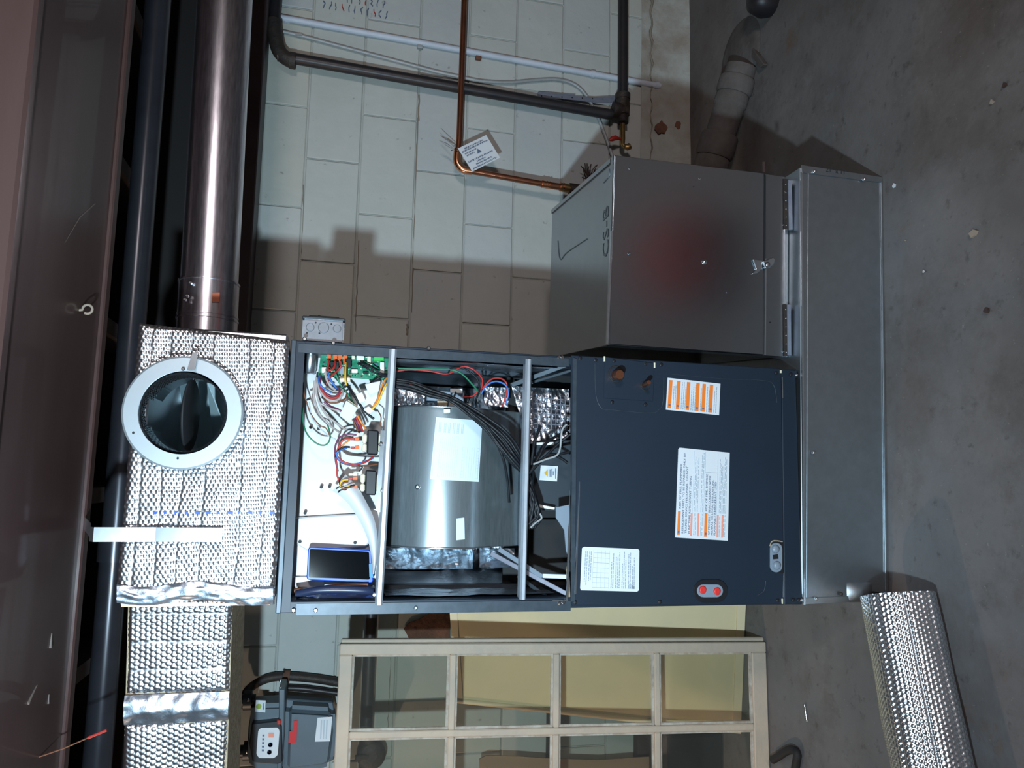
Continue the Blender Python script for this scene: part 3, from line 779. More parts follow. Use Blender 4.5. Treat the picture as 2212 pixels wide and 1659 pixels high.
# rating plate
lb3 = label_plate([(1262, 1181), (1378, 1186), (1381, 1189), (1380, 1275), (1376, 1278), (1255, 1275), (1253, 1271), (1257, 1184)], D - .0042, M_label, 'rating_label')
F3 = Face((1253, 1274), (1258, 1181), (1380, 1186), (1379, 1278), lambda x, y: at(x, y, D - .0052))
s3 = MB()
for k in range(8):
    F3.rect(s3, .06 + .115 * k, .066 + .115 * k, .52, .80)
for k in range(5): F3.rect(s3, .05, .93, .52 + .07 * k, .524 + .07 * k)
for v in (.93, .90, .86, .83): F3.line_of_words(s3, .08 + random.random() * .2, .9, v, .02)
for v in (.47, .44, .39, .36, .33, .28, .25, .22, .17, .14, .10, .07): F3.line_of_words(s3, .06, random.uniform(.6, .94), v, .02)
F3.rect(s3, .06, .16, .07, .17)
tag(s3.build('small_print', M_ink_soft, lb3, fix=False), kind='stuff')

# drain ports
def stadium(c, a, b, along_y, n=10):
    pts = []
    s = a - b
    for k in range(n + 1):
        t = -math.pi / 2 + math.pi * k / n; pts.append((s + b * math.cos(t), b * math.sin(t)))
    for k in range(n + 1):
        t = math.pi / 2 + math.pi * k / n; pts.append((-s + b * math.cos(t), b * math.sin(t)))
    return [(c[0] + (q if along_y else p), c[1] + (p if along_y else q)) for p, q in pts]
MB().pxplate(stadium((1534, 1276), 37, 25, False), D - .0040, .004).build('drain_port_surround', M_black_plastic, ah, bev=.001)
dp = MB().pxplate(stadium((1533, 1276), 28, 14, False), D - .0075, .003).build('drain_port', M_grey_plastic, ah, bev=.001)
for x, y in ((1517, 1274), (1548, 1277)):
    MB().lathe(at(x, y, D - .010), (0, -1, 0), [(.0092, 0), (.0092, .004), (.0075, .006), (.003, .0045), (.0015, .0045)], 18).build('red_plug', M_red_plug, dp)
MB().pxplate([(1672, 1172), (1692, 1170), (1693, 1238), (1672, 1236)], D - .0042, .0008).build('port_cutout', M_black_plastic, ah)
dq = MB().pxplate(stadium((1675, 1204), 32, 13, True), D - .0045, .006).build('drain_port', M_grey_plastic, ah, bev=.0015)
for x, y in ((1674, 1186), (1677, 1221)):
    MB().lathe(at(x, y, D - .010), (0, -1, 0), [(.0105, 0), (.0105, .003), (.009, .006), (.005, .008), (.001, .0085)], 18).build('grey_plug', M_grey_plastic, dq)
MB().pxplate([(1669, 1199), (1680, 1197), (1681, 1207), (1670, 1208)], D - .0105, .0015).build('port_slot', M_hole, dq)
MB().tube([at(x, y, D - .006) for x, y in [(1663, 1180), (1667, 1170), (1676, 1168), (1690, 1170)]], .0018, 6, smooth_path=4).build('gasket_end', M_kraft, ah, fix=False)

# ---- inside: control bay
CP = D + .105
MB().box(XL + .0245, XR - .0215, CP, CP + .003, 1.312, ZT - .022).build('control_plate', M_white, ah)
MB().pxplate([(632, 1118), (800, 1108), (806, 1160), (790, 1180), (666, 1190), (636, 1172)], CP - .004, .010).build('control_step', M_white, ah, bev=.003)
MB().pxplate([(628, 1245), (700, 1245), (700, 1270), (626, 1268)], CP - .004, .006).build('control_step', M_white, ah, bev=.002)
for x, y in [(659, 1108), (648, 1170), (767, 1172), (671, 923), (688, 926), (694, 1052), (712, 1051)]:
    MB().lathe(at(x, y, CP - .015), (0, -1, 0), [(.004, 0), (.004, .001)], 10).build('plate_hole', M_hole, ah)
MB().box(XL + .024, XR - .021, D + .02, CP, 1.309, 1.313).build('control_floor', M_galv, ah)
# circuit board, tilted stand-off
PB = D + .060
pcb = MB().pxplate([(694, 757), (842, 766), (838, 822), (687, 812)], PB, .002).build('circuit_board', M_pcb, ah)
bars = MB().pxplate([(700, 745), (842, 753), (842, 766), (696, 757)], PB + .006, .002).build('board_shroud', M_black_plastic, ah)
def chip(pix, h, material, name='component', Y=PB - .002, bev=.0008):
    return MB().pxplate(pix, Y, h).build(name, material, pcb, bev=bev)
def rect(x, y, a, b): return [(x - a, y - b), (x + a, y - b), (x + a, y + b), (x - a, y + b)]
for i, (x, y) in enumerate(((711, 770), (724, 771), (735, 771), (746, 773))):
    chip(rect(x, y, 4.5, 5), .009, M_orange_ins, 'spade_connector')
    MB().lathe(at(x, y + 9, PB - .008), (0, 0, -1) if False else (-1, 0, 0), [(.0035, -.004), (.0035, .004)], 8).build('connector_barrel', M_orange_ins, pcb)
    MB().pxplate(rect(x, y - 6, 3, 1.2), PB - .004, .003).build('blade', M_screw, pcb)
for x, y, a, b, h, mm in ((778, 772, 8, 7.5, .012, M_white_plastic), (818, 775, 11, 5.5, .010, M_green_conn), (825, 796, 4.5, 12, .010, M_white_plastic),
                          (797, 778, 4, 7, .009, M_cream_plastic), (763, 772, 3.5, 5, .008, M_cream_plastic), (723, 792, 9, 9, .012, M_black_plastic), (752, 786, 7, 9, .014, M_black_plastic),
                          (738, 801, 5, 8, .010, M_grey_plastic), (766, 802, 6.5, 4, .006, M_white_plastic), (790, 792, 8, 3, .004, M_black_plastic), (790, 805, 6, 3, .004, M_black_plastic),
                          (804, 800, 3, 5, .004, M_black_plastic), (812, 787, 4, 2.5, .004, M_ink), (700, 800, 5, 6, .007, M_white_plastic), (744, 819, 10, 5, .010, M_cream_plastic), (776, 786, 3, 3, .004, M_black_plastic)):
    chip(rect(x, y, a, b), h, mm)
sm = MB()
for k in range(70):
    x = random.uniform(697, 836); y = random.uniform(760, 814)
    sm.pxplate(rect(x, y, random.uniform(.8, 2), random.uniform(.6, 1.4)), PB - .002, .0015)
tag(sm.build('small_components', M_cream_plastic, pcb), kind='stuff')
sm = MB()
for k in range(60):
    x = random.uniform(697, 836); y = random.uniform(775, 814)
    sm.pxplate(rect(x, y, random.uniform(.8, 2.4), random.uniform(.6, 1.6)), PB - .002, .0018)
tag(sm.build('small_chips', M_black_plastic, pcb), kind='stuff')
for x, y in ((697, 751), (767, 756), (835, 760)):
    MB().lathe(at(x, y, PB - .001), (0, -1, 0), [(.003, 0), (.003, .004), (.0015, .007)], 8).build('standoff', M_white_plastic, pcb)
# capacitor can in the corner
ca, cb = at(673, 752, D + .075), at(668, 806, D + .075)
cap_ = MB().tube([ca + (ca - cb) * .05, ca + (cb - ca) * .25, ca + (cb - ca) * .3, cb, cb + (cb - ca) * .04], [.013, .016, .0155, .0155, .011], 20).build('capacitor_can', M_galv_bright, ah, fix=False)
MB().tube([ca + (ca - cb) * .16, ca + (ca - cb) * .04], [.010, .013], 16).build('capacitor_cap', M_wire_yellow, cap_, fix=False)
# two transformers
def transformer(cx, cy, s):
    TY = D + .045
    core = MB().pxplate([(cx - 12, cy - 27), (cx + 12, cy - 25), (cx + 10, cy + 27), (cx - 13, cy + 26)], TY + .03, .045).build('transformer_core', M_black_plastic, ah, bev=.003)
    MB().pxplate([(cx - 22, cy - 18), (cx - 12, cy - 18), (cx - 13, cy + 1), (cx - 22, cy + 1)], TY + .025, .032).build('winding', M_cream_plastic, core, bev=.003)
    MB().pxplate([(cx - 22, cy + 2), (cx - 13, cy + 2), (cx - 13, cy + 19), (cx - 23, cy + 19)], TY + .025, .032).build('winding', M_cream_plastic, core, bev=.003)
    MB().pxplate([(cx + 11, cy - 18), (cx + 20, cy - 17), (cx + 18, cy + 20), (cx + 10, cy + 19)], TY + .025, .034).build('winding', M_cream_plastic, core, bev=.004)
    MB().pxplate([(cx + 20, cy - 36), (cx + 24, cy - 36), (cx + 22, cy + 34), (cx + 18, cy + 34)], TY + .03, .02).build('foot', M_galv_bright, core)
    for dy, mm in ((-17, M_cream_plastic), (-8, M_orange_ins), (10, M_orange_ins)):
        MB().pxplate([(cx - 38, cy + dy - 4), (cx - 28, cy + dy - 5), (cx - 28, cy + dy + 3), (cx - 38, cy + dy + 3)], TY - .006, .009).build('spade_terminal', mm, core, bev=.001)
        MB().pxplate([(cx - 47, cy + dy - 2.5), (cx - 38, cy + dy - 2.5), (cx - 38, cy + dy + 2.5), (cx - 47, cy + dy + 2.5)], TY - .004, .006).build('terminal_sleeve', mm if mm is M_cream_plastic else M_wire_red, core, bev=.001)
transformer(804, 957, 1); transformer(800, 1042, 1)
T = D + .04
WIRES = [
 (M_wire_red, .0028, [(711, 780, T), (708, 796, T - .01), (714, 800, T - .015), (722, 793, T - .01), (724, 781, T)]),
 (M_wire_red, .0022, [(735, 780, T), (737, 790, T), (730, 800, T), (714, 815, T - .01), (705, 830, T - .01)]),
 (M_wire_yellow, .0024, [(747, 783, T), (746, 800, T - .015), (746, 820, T - .02), (748, 832, T - .015)]),
 (M_wire_blue, .0026, [(708, 804, T - .01), (713, 818, T - .015), (722, 832, T - .018), (727, 838, T - .01)]),
 (M_wire_white, .0030, [(703, 803, T - .01), (705, 818, T - .015), (714, 834, T - .018), (724, 842, T - .01)]),
 (M_wire_blue, .0024, [(690, 812, T), (689, 825, T - .01), (698, 838, T - .012), (716, 848, T - .01)]),
 (M_wire_purple, .0026, [(692, 816, T), (693, 834, T - .01), (706, 852, T - .012), (724, 856, T - .012), (733, 848, T - .01), (733, 838, T)]),
 (M_wire_red, .0026, [(690, 818, T), (693, 838, T - .012), (708, 858, T - .015), (728, 858, T - .015), (736, 848, T - .01)]),
 (M_wire_white, .0026, [(684, 816, T), (690, 842, T - .012), (707, 862, T - .016), (728, 864, T - .016), (740, 852, T - .01), (740, 842, T)]),
 (M_wire_brown, .0022, [(696, 855, T), (708, 868, T - .012), (726, 870, T - .014), (744, 862, T - .01), (750, 850, T)]),
 (M_wire_white, .0026, [(684, 820, T), (684, 850, T), (700, 890, T), (724, 912, T), (750, 930, T + .02)]),
 (M_wire_white, .0026, [(680, 822, T), (678, 855, T), (690, 893, T), (712, 918, T), (735, 935, T + .03)]),
 (M_wire_white, .0024, [(690, 870, T), (705, 878, T), (724, 885, T - .01), (738, 888, T - .01)]),
 (M_wire_purple, .0026, [(700, 868, T), (715, 878, T), (730, 884, T - .01), (740, 890, T - .01)]),
 (M_wire_brown, .0016, [(655, 826, T), (657, 850, T), (662, 868, T), (672, 895, T), (690, 918, T), (704, 925, T), (712, 940, T)]),
 (M_wire_green, .0018, [(654, 880, T), (655, 910, T), (662, 935, T - .01), (680, 955, T - .01), (698, 962, T - .01), (710, 955, T - .01), (713, 938, T - .01), (706, 915, T), (690, 893, T)]),
 (M_ink_soft, .0014, [(668, 868, T), (673, 900, T), (686, 920, T), (706, 938, T), (726, 950, T)]),
 (M_wire_purple, .0022, [(770, 940, T - .01), (752, 938, T - .01), (734, 945, T - .01), (725, 962, T - .01), (724, 982, T - .01), (726, 1000, T - .01), (730, 1018, T - .01)]),
 (M_wire_red, .0022, [(758, 948, T - .012), (742, 950, T - .012), (732, 965, T - .01), (726, 985, T - .01), (728, 1008, T - .01), (728, 1025, T - .01), (733, 1038, T - .01)]),
 (M_wire_orange, .0020, [(756, 950, T - .014), (742, 960, T - .014), (730, 975, T - .012), (724, 982, T - .01)]),
 (M_wire_black, .0024, [(756, 966, T - .014), (742, 966, T - .016), (730, 975, T - .014), (725, 988, T - .012)]),
 (M_wire_blue, .0024, [(750, 967, T - .012), (735, 972, T - .014), (727, 980, T - .014), (732, 992, T - .014), (745, 999, T - .012)]),
 (M_wire_red, .0022, [(724, 978, T - .012), (732, 990, T - .014), (748, 1000, T - .016), (770, 1003, T - .014), (790, 998, T - .01), (806, 987, T)]),
 (M_wire_blue, .0020, [(725, 982, T - .012), (732, 994, T - .012), (750, 1002, T - .014), (775, 1001, T - .014), (806, 990, T)]),
 (M_wire_brown, .0022, [(728, 985, T - .010), (740, 1000, T - .012), (764, 1005, T - .012), (790, 1006, T - .01), (815, 1003, T)]),
 (M_wire_black, .0018, [(760, 1004, T - .012), (782, 1008, T - .012), (776, 1018, T - .01)]),
 (M_wire_yellow, .0022, [(752, 1036, T - .012), (740, 1038, T - .014), (735, 1046, T - .014), (738, 1052, T - .014), (756, 1050, T - .012)]),
 (M_wire_brown, .0024, [(752, 1040, T - .012), (742, 1043, T - .014), (736, 1050, T - .014), (744, 1056, T - .014), (762, 1050, T - .012)]),
 (M_wire_black, .0020, [(734, 1036, T - .012), (734, 1046, T - .014), (742, 1054, T - .014), (766, 1048, T - .012)]),
 (M_wire_white, .0020, [(738, 1056, T - .014), (746, 1050, T - .014), (766, 1044, T - .012)]),
 (M_wire_black, .0016, [(726, 1056, T - .012), (736, 1050, T - .014), (746, 1052, T - .014), (750, 1060, T - .012)]),
 (M_wire_black, .0016, [(730, 1064, T - .012), (738, 1058, T - .014), (748, 1058, T - .014), (752, 1052, T - .012)]),
 (M_wire_purple, .0024, [(765, 903, T), (772, 918, T), (778, 932, T + .01)]),
 (M_wire_red, .0024, [(768, 900, T), (777, 917, T), (784, 932, T + .01)]),
 (M_wire_orange, .0024, [(772, 898, T), (781, 913, T), (790, 926, T + .01)]),
 (M_wire_brown, .0024, [(762, 905, T), (768, 920, T), (776, 935, T + .01)]),
 (M_wire_orange, .0022, [(842, 815, T), (832, 820, T - .01), (824, 836, T - .012), (816, 862, T - .012), (806, 880, T - .01)]),
 (M_wire_yellow, .0022, [(841, 822, T), (832, 834, T - .012), (824, 852, T - .012), (815, 872, T - .012), (804, 884, T - .01)]),
 (M_wire_black, .0030, [(752, 835, T + .01), (762, 850, T), (775, 870, T), (790, 890, T), (808, 905, T)]),
 (M_wire_green, .0022, [(722, 800, T), (735, 830, T + .01), (750, 850, T + .01), (766, 876, T + .01)]),
 (M_wire_black, .0030, [(800, 828, T + .01), (815, 818, T), (830, 812, T), (842, 812, T)]),
 (M_wire_black, .0022, [(776, 785, T - .005), (795, 797, T - .012), (812, 806, T - .012), (838, 812, T - .005)]),
 (M_wire_black, .0020, [(778, 783, T - .005), (800, 792, T - .012), (822, 806, T - .012), (840, 808, T - .005)]),
 (M_wire_brown, .0014, [(815, 885, T + .02), (823, 900, T), (822, 918, T), (826, 924, T)]),
]
for mm, r, pts in WIRES: wire('wire', pts, r, mm, ah)
# harness connectors, white
def conn(pix, h, mm=M_white_plastic, Y=T - .004, name='wire_connector'):
    MB().pxplate(pix, Y, h).build(name, mm, ah, bev=.0012)
conn([(748, 866), (772, 882), (756, 916), (733, 898)], .014, mat('pale_blue_plastic', (0.60, 0.74, 0.74), .4))
conn([(752, 864), (774, 880), (766, 892), (745, 876)], .010, M_cream_plastic, T)
conn([(768, 852), (782, 848), (790, 866), (777, 872)], .010)
conn([(785, 885), (796, 878), (808, 888), (797, 895)], .010)
conn([(788, 830), (822, 823), (818, 846), (798, 855)], .003, M_label, T, 'paper_tag')
conn([(733, 818), (756, 816), (757, 824), (735, 826)], .008, M_cream_plastic, T)
conn([(774, 846), (818, 838), (812, 880), (788, 882)], .004, M_label, T + .012, 'paper_tag')
for x, y in ((666, 862), (698, 858), (748, 834)):
    MB().tube([at(x - 3, y + 2, T - .012), at(x + 4, y - 2, T - .012)], .0026, 6).build('zip_tie', M_wire_black, ah, fix=False)

# ---- inside: blower bay
def crumple(name, material, p00, p10, p11, p01, nrm, amp, nu=50, nv=40, seed=0, fs=18):
    p00, p10, p11, p01 = map(Vector, (p00, p10, p11, p01)); nrm = Vector(nrm)
    def fn(u, v):
        p = p00.lerp(p10, u).lerp(p01.lerp(p11, u), v)
        k = noise.noise(p * fs + Vector((seed, 0, 0))) + .6 * noise.noise(p * fs * 2.6 + Vector((0, seed, 0))) + .35 * abs(noise.noise(p * fs * 6))
        return p + nrm * (k * amp + amp)
    return MB().grid(fn, nu, nv).build(name, material, ah, fix=False)
zi0, zi1 = 0.90, 1.300
crumple('foil_liner', M_foil_dim, (XR - .022, D + .03, zi0), (XR - .022, YB - .02, zi0), (XR - .022, YB - .02, zi1), (XR - .022, D + .03, zi1), (-1, 0, 0), .003, seed=2, fs=10)
crumple('foil_liner', M_foil_dim, (XL + .025, D + .03, zi0), (XL + .025, YB - .02, zi0), (XL + .025, YB - .02, zi1), (XL + .025, D + .03, zi1), (1, 0, 0), .003, seed=5, fs=10)
MB().box(XL + .024, XL + .034, D + .16, D + .19, .92, 1.30).build('post', M_cab_in, ah)
MB().box(XR - .034, XR - .021, D + .16, D + .19, .92, 1.30).build('post', M_cab_in, ah)
crumple('back_foil', M_foil_dim, (XL + .03, YB - .04, zi0), (XR - .03, YB - .04, zi0), (XR - .03, YB - .04, zi1), (XL + .03, YB - .04, zi1), (0, -1, 0), .006, seed=8)
# foil pads either side of the housing
crumple('foil_pad', M_foil_dim, at(830, 1184, D + .17), at(1020, 1184, D + .17), at(1020, 1228, D + .12), at(830, 1228, D + .12), (0, -1, 0), .006, 60, 20, 12, 30)
crumple('foil_pad', M_foil_dim, at(1035, 1184, D + .16), at(1110, 1184, D + .16), at(1110, 1225, D + .12), at(1035, 1225, D + .12), (0, -1, 0), .005, 30, 20, 13, 30)
crumple('foil_pad', M_foil, at(852, 826, D + .13), at(918, 840, D + .13), at(916, 874, D + .12), at(852, 876, D + .12), (0, -1, 0), .004, 40, 24, 21, 60)
crumple('foil_pad', M_foil, at(1046, 836, D + .13), at(1100, 838, D + .13), at(1096, 880, D + .12), at(1044, 876, D + .12), (0, -1, 0), .004, 40, 24, 23, 60)
crumple('foil_pad', M_foil_dim, at(1104, 834, D + .14), at(1228, 842, D + .14), at(1226, 945, D + .13), at(1140, 960, D + .13), (0, -1, 0), .004, 50, 40, 25, 40)
HX1 = at(950, 880, D + .10).x; HX0 = at(960, 1182, D + .10).x
HR, HZ, HYc = .172, 1.153, D + .075 + .172
bh = MB()
pr = []
for k in range(49):
    a = math.radians(200 - 260 * k / 48)      # from lower front round the top to the back
    r = HR + (0.0 if k < 30 else .03 * (k - 30) / 18)
    pr.append((HYc - r * math.cos(math.radians(-40 + 260 * k / 48 - 0)), HZ + r * math.sin(math.radians(-40 + 260 * k / 48))))
# scroll outline closed at the bottom by the outlet
pr = [(HYc - .09, .965)] + [(y, z) for y, z in pr] 
nu = len(pr)
bh.add([(HX0, y, z) for y, z in pr] + [(HX1, y, z) for y, z in pr], [[i, i + 1, nu + i + 1, nu + i] for i in range(nu - 1)], True)
hs_ = bh.build('blower_housing', M_housing, ah, fix=True)
for xx in (HX0, HX1):
    sdm = MB(); sdm.hexa([(xx - .001, y, z) for y, z in pr], [(xx + .001, y, z) for y, z in pr])
    sdm.build('housing_side', M_housing, hs_)
    MB().tube([(xx, y, z) for y, z in pr[1:40]], .0022, 6).build('rolled_edge', M_galv_bright, hs_, fix=False)
MB().box(HX0, HX1, HYc - .10, YB - .03, .955, .965).build('housing_base', M_cab_in, ah)
def oncyl(x, y, r):
    d = ray(x, y); o = Vector((0, 0, H))
    a = d.y ** 2 + d.z ** 2; b = 2 * (d.y * (o.y - HYc) + d.z * (o.z - HZ)); c = (o.y - HYc) ** 2 + (o.z - HZ) ** 2 - r * r
    t = (-b - math.sqrt(max(b * b - 4 * a * c, 0))) / (2 * a)
    return o + d * t
def cyl_label(c, name, out=.0012):
    (a, b, cc, dd) = c
    return MB().grid(lambda u, v: oncyl((a[0] * (1 - u) + b[0] * u) * (1 - v) + (dd[0] * (1 - u) + cc[0] * u) * v, (a[1] * (1 - u) + b[1] * u) * (1 - v) + (dd[1] * (1 - u) + cc[1] * u) * v, HR + out), 12, 6).build(name, M_label_drum, ah, fix=False)
LC = [(942, 901), (1042, 909), (1034, 1041), (929, 1035)]
ld = cyl_label(LC, 'data_label')
def lpx(u, v):        # u: 0 left .. 1 right as read, v: 0 top .. 1 bottom
    a = (929 + (1034 - 929) * v, 1035 + (1041 - 1035) * v); b = (942 + (1042 - 942) * v, 901 + (909 - 901) * v)
    return (a[0] + (b[0] - a[0]) * u, a[1] + (b[1] - a[1]) * u)
pl = MB()
def lrect(u0, u1, v0, v1, r=HR + .0018):
    pl.add([oncyl(*lpx(u, v), r) for u, v in ((u0, v0), (u1, v0), (u1, v1), (u0, v1))], [[0, 1, 2, 3]])
for k in range(13): lrect(.05 + .055 * k, .052 + .055 * k, .14, .52)
for v in (.14, .19, .23, .27, .31, .35, .39, .43, .47, .515): lrect(.05, .71, v, v + .004)
for k in range(10): lrect(.05 + .055 * k, .053 + .055 * k, .62, .97)
for v in (.62, .67, .72, .77, .82, .87, .92, .965): lrect(.05, .55, v, v + .004)
for k, v in enumerate((.08, .11, .19, .22, .28, .31, .38, .41, .47, .50, .56, .59)):
    u = .76
    while u < .92:
        lrect(u, u + .012, v, v + .018); u += .017
lrect(.03, .97, .03, .034); lrect(.03, .97, .97, .974)
tag(pl.build('printed_table', M_ink_soft, ld, fix=False), kind='stuff')
cyl_label([(986, 1120), (1003, 1118), (1004, 1165), (986, 1167)], 'small_label')
MB().lathe(oncyl(903, 1052, HR) + Vector((0, .004, 0)), (0, -1, .25), [(.006, 0), (.006, .006), (.003, .008)], 10).build('housing_screw', M_galv, ah)
for x, y in ((965, 888), (1010, 876)):
    MB().pxplate(rect(x, y, 7, 4), D + .07, .006).build('housing_clip', M_white_plastic, ah, bev=.001)
# control module beside the housing
MB().pxplate([(920, 846), (998, 852), (996, 872), (918, 868)], D + .15, .04).build('motor_module', M_grey_plastic, ah, bev=.002)
MB().pxplate([(944, 866), (985, 868), (985, 880), (944, 878)], D + .11, .006).build('module_label', M_kraft, ah)
MB().pxplate([(972, 840), (998, 841), (998, 850), (972, 849)], D + .10, .008).build('wire_connector', M_white_plastic, ah, bev=.001)
# main black harness
random.seed(4)
main = [(846, 826, D + .05), (890, 834, D + .04), (930, 848, D + .035), (975, 862, D + .03), (1010, 885, D + .03), (1050, 915, D + .03), (1085, 950, D + .03), (1112, 985, D + .03), (1134, 1020, D + .04), (1146, 1050, D + .04)]
for k in range(8):
    off = (k - 3.5) * 3.2
    pts = []
    for i, (x, y, Y) in enumerate(main):
        sp = 1.0 - .55 * math.exp(-((i - 3) ** 2) / 2) - .6 * math.exp(-((i - 9) ** 2) / 2)
        if i in (6, 7): sp *= 1.5
        pts.append((x + off * .6 * sp + random.uniform(-1.5, 1.5), y - off * .8 * sp + random.uniform(-1.5, 1.5), Y + random.uniform(-.008, .006)))
    tail = [(1150 + random.uniform(-6, 8), 1080 + random.uniform(-4, 4), D + .03), (1152 + random.uniform(-10, 12), 1110 + random.uniform(-4, 4), D + .03), (1145 + random.uniform(-14, 14), 1136 + random.uniform(-6, 6), D + .035), (1132 + random.uniform(-6, 12), 1122, D + .045), (1138 + random.uniform(-4, 8), 1095, D + .05)]
    wire('harness_cable', pts + tail, random.choice((.0032, .0038, .0042)), M_wire_black, ah, 8, 6)
for pts in ([(1146, 1020, D + .03), (1165, 985, D + .03), (1182, 955, D + .035), (1225, 930, D + .05)], [(1142, 1024, D + .03), (1175, 990, D + .03), (1205, 960, D + .03), (1232, 938, D + .02)],
            [(1148, 1004, D + .04), (1155, 955, D + .04), (1168, 920, D + .05)], [(1146, 1018, D + .03), (1180, 985, D + .03), (1205, 982, D + .03), (1230, 976, D + .03)],
            [(1160, 998, D + .03), (1195, 985, D + .03), (1212, 990, D + .03), (1226, 1000, D + .03)], [(1060, 930, D + .03), (1085, 985, D + .04), (1095, 1030, D + .06), (1100, 1085, D + .08)],
            [(1150, 1050, D + .04), (1160, 1085, D + .04), (1168, 1120, D + .04), (1152, 1140, D + .045)]):
    wire('harness_cable', pts, .0036, M_wire_black, ah, 8)
wire('harness_cable', [(1152, 1003, D + .02), (1180, 992, D + .02), (1202, 984, D + .02), (1210, 968, D + .02), (1214, 930, D + .02), (1224, 917, D + .02)], .0026, M_cable, ah)
wire('harness_cable', [(1158, 1100, D + .03), (1170, 1118, D + .03), (1156, 1130, D + .03), (1146, 1140, D + .03)], .0026, M_cable, ah)
for x, y, w_ in ((980, 857, 10), (1136, 1042, 12), (1137, 1064, 12)):
    MB().tube([at(x - w_, y + w_ * .5, D + .018), at(x, y, D + .012), at(x + w_ * .5, y - w_, D + .018)], .0022, 6, smooth_path=4).build('zip_tie', M_wire_black, ah, fix=False)
wire('zip_tie', [(980, 858, D + .02), (970, 866, D + .02), (967, 878, D + .03)], .002, M_wire_black, ah)
for mm, pts in ((M_wire_green, [(848, 795, D + .06), (900, 797, D + .06), (965, 798, D + .06), (995, 806, D + .06), (1020, 830, D + .07), (1036, 850, D + .09)]),
                (M_wire_red, [(848, 803, D + .06), (885, 798, D + .06), (930, 802, D + .06), (965, 808, D + .06), (990, 796, D + .06), (1005, 792, D + .06), (1025, 800, D + .06), (1042, 820, D + .07), (1038, 845, D + .09)]),
                (M_wire_black, [(968, 808, D + .06), (975, 796, D + .06), (1000, 796, D + .06), (1028, 815, D + .06), (1036, 840, D + .07), (1030, 858, D + .09)]),
                (M_wire_blue, [(1040, 850, D + .08), (1052, 832, D + .08), (1072, 824, D + .08), (1092, 832, D + .08), (1098, 850, D + .08), (1092, 875, D + .09)]),
                (M_wire_red, [(1042, 840, D + .08), (1060, 820, D + .08), (1080, 817, D + .08), (1094, 828, D + .085), (1094, 850, D + .085), (1086, 878, D + .09)]),
                (M_wire_red, [(1000, 858, D + .09), (1020, 856, D + .09), (1032, 846, D + .09)]), (M_wire_red, [(852, 818, D + .05), (870, 822, D + .045), (890, 832, D + .04)])):
    wire('motor_wire', pts, .0022, mm, ah)

# ---- inside: bay under the lower rail
MB().pxplate([(1150, 952), (1232, 952), (1232, 1102), (1150, 1102)], D + .12, .01).build('junction_plate', M_cab_in, ah)
lbw = MB().pxplate([(1168, 1005), (1205, 1007), (1203, 1040), (1165, 1037)], D + .108, .001).build('hazard_sticker', M_label, ah)
MB().pxplate([(1183, 1010), (1183, 1034), (1175, 1034), (1175, 1032)], D + .1065, .0006).build('hazard_triangle', M_orange, lbw) if False else None
MB().pxplate([(1175, 1022), (1183, 1014), (1183, 1030)], D + .1065, .0006).build('hazard_triangle', M_wire_yellow, lbw)
inkb = MB()
for x, y0_, y1_ in ((1188, 1014, 1030), (1192, 1013, 1031), (1195, 1018, 1027), (1200, 1012, 1034)):
    inkb.pxplate([(x - .8, y0_), (x + .8, y0_), (x + .8, y1_), (x - .8, y1_)], D + .1065, .0005)
inkb.build('small_print', M_ink, lbw)
MB().pxplate([(1152, 956), (1196, 955), (1196, 961), (1156, 961)], D + .09, .004).build('white_clip', M_white_plastic, ah, bev=.001)
MB().pxplate([(1161, 1089), (1198, 1096), (1197, 1101), (1162, 1096)], D + .09, .004).build('white_clip', M_white_plastic, ah, bev=.001)
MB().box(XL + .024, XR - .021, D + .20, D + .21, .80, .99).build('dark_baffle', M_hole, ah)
def bar(pa, pb, wpx, Ya, Yb, material, name='coil_brace'):
    (xa, ya), (xb, yb3) = pa, pb
    dx, dy = xb - xa, yb3 - ya; l = math.hypot(dx, dy); nx, ny = -dy / l * wpx, dx / l * wpx
    a = [at(xa + nx, ya + ny, Ya), at(xa - nx, ya - ny, Ya), at(xb - nx, yb3 - ny, Yb), at(xb + nx, yb3 + ny, Yb)]
    return MB().poly(a, (0, .012, 0)).build(name, material, ah, bev=.001)
bar((1078, 1186), (1172, 1246), 5, D + .13, D + .05, M_grey_plastic)
bar((1172, 1244), (1226, 1246), 5, D + .05, D + .03, M_grey_plastic)
bar((1060, 1195), (1226, 1284), 5, D + .12, D + .02, M_strap_grey)
bar((1120, 1245), (1190, 1296), 4, D + .10, D + .03, M_cab_in)
bar((1105, 832), (1232, 785), 5, D + .10, D + .03, M_cab_in)
bar((1150, 826), (1235, 800), 3, D + .10, D + .04, M_cab_in)
MB().pxplate([(1200, 1096), (1230, 1090), (1232, 1215), (1222, 1190), (1218, 1145), (1200, 1118)], D + .03, .004).build('torn_liner', M_grey_plastic, ah)
MB().pxplate([(1222, 1230), (1227, 1215), (1230, 1290), (1225, 1290)], D + .012, .006).build('insulation_edge', M_kraft, ah)
MB().pxplate([(1192, 1296), (1226, 1295), (1226, 1298), (1194, 1299)], D - .002, .003).build('bright_fold', M_galv_bright, ah)
fin = MB()
for k in range(9): fin.pxplate([(1152 + k * 8, 1140), (1153.5 + k * 8, 1140), (1153.5 + k * 8, 1165), (1152 + k * 8, 1165)], D + .19, .002)
fin.build('coil_fins', M_cab_in, ah)
MB().pxplate([(1142, 1122), (1232, 1122), (1232, 1250), (1142, 1250)], D + .185, .002).build('coil_shadow_panel', M_hole, ah)  # black sheet put in for the shade inside the coil opening
grd = MB()
for k in range(10): grd.pxplate([(1140 + k * 10, 850 + k), (1141.4 + k * 10, 850 + k), (1141.4 + k * 10, 935), (1140 + k * 10, 935)], D + .115, .0012)
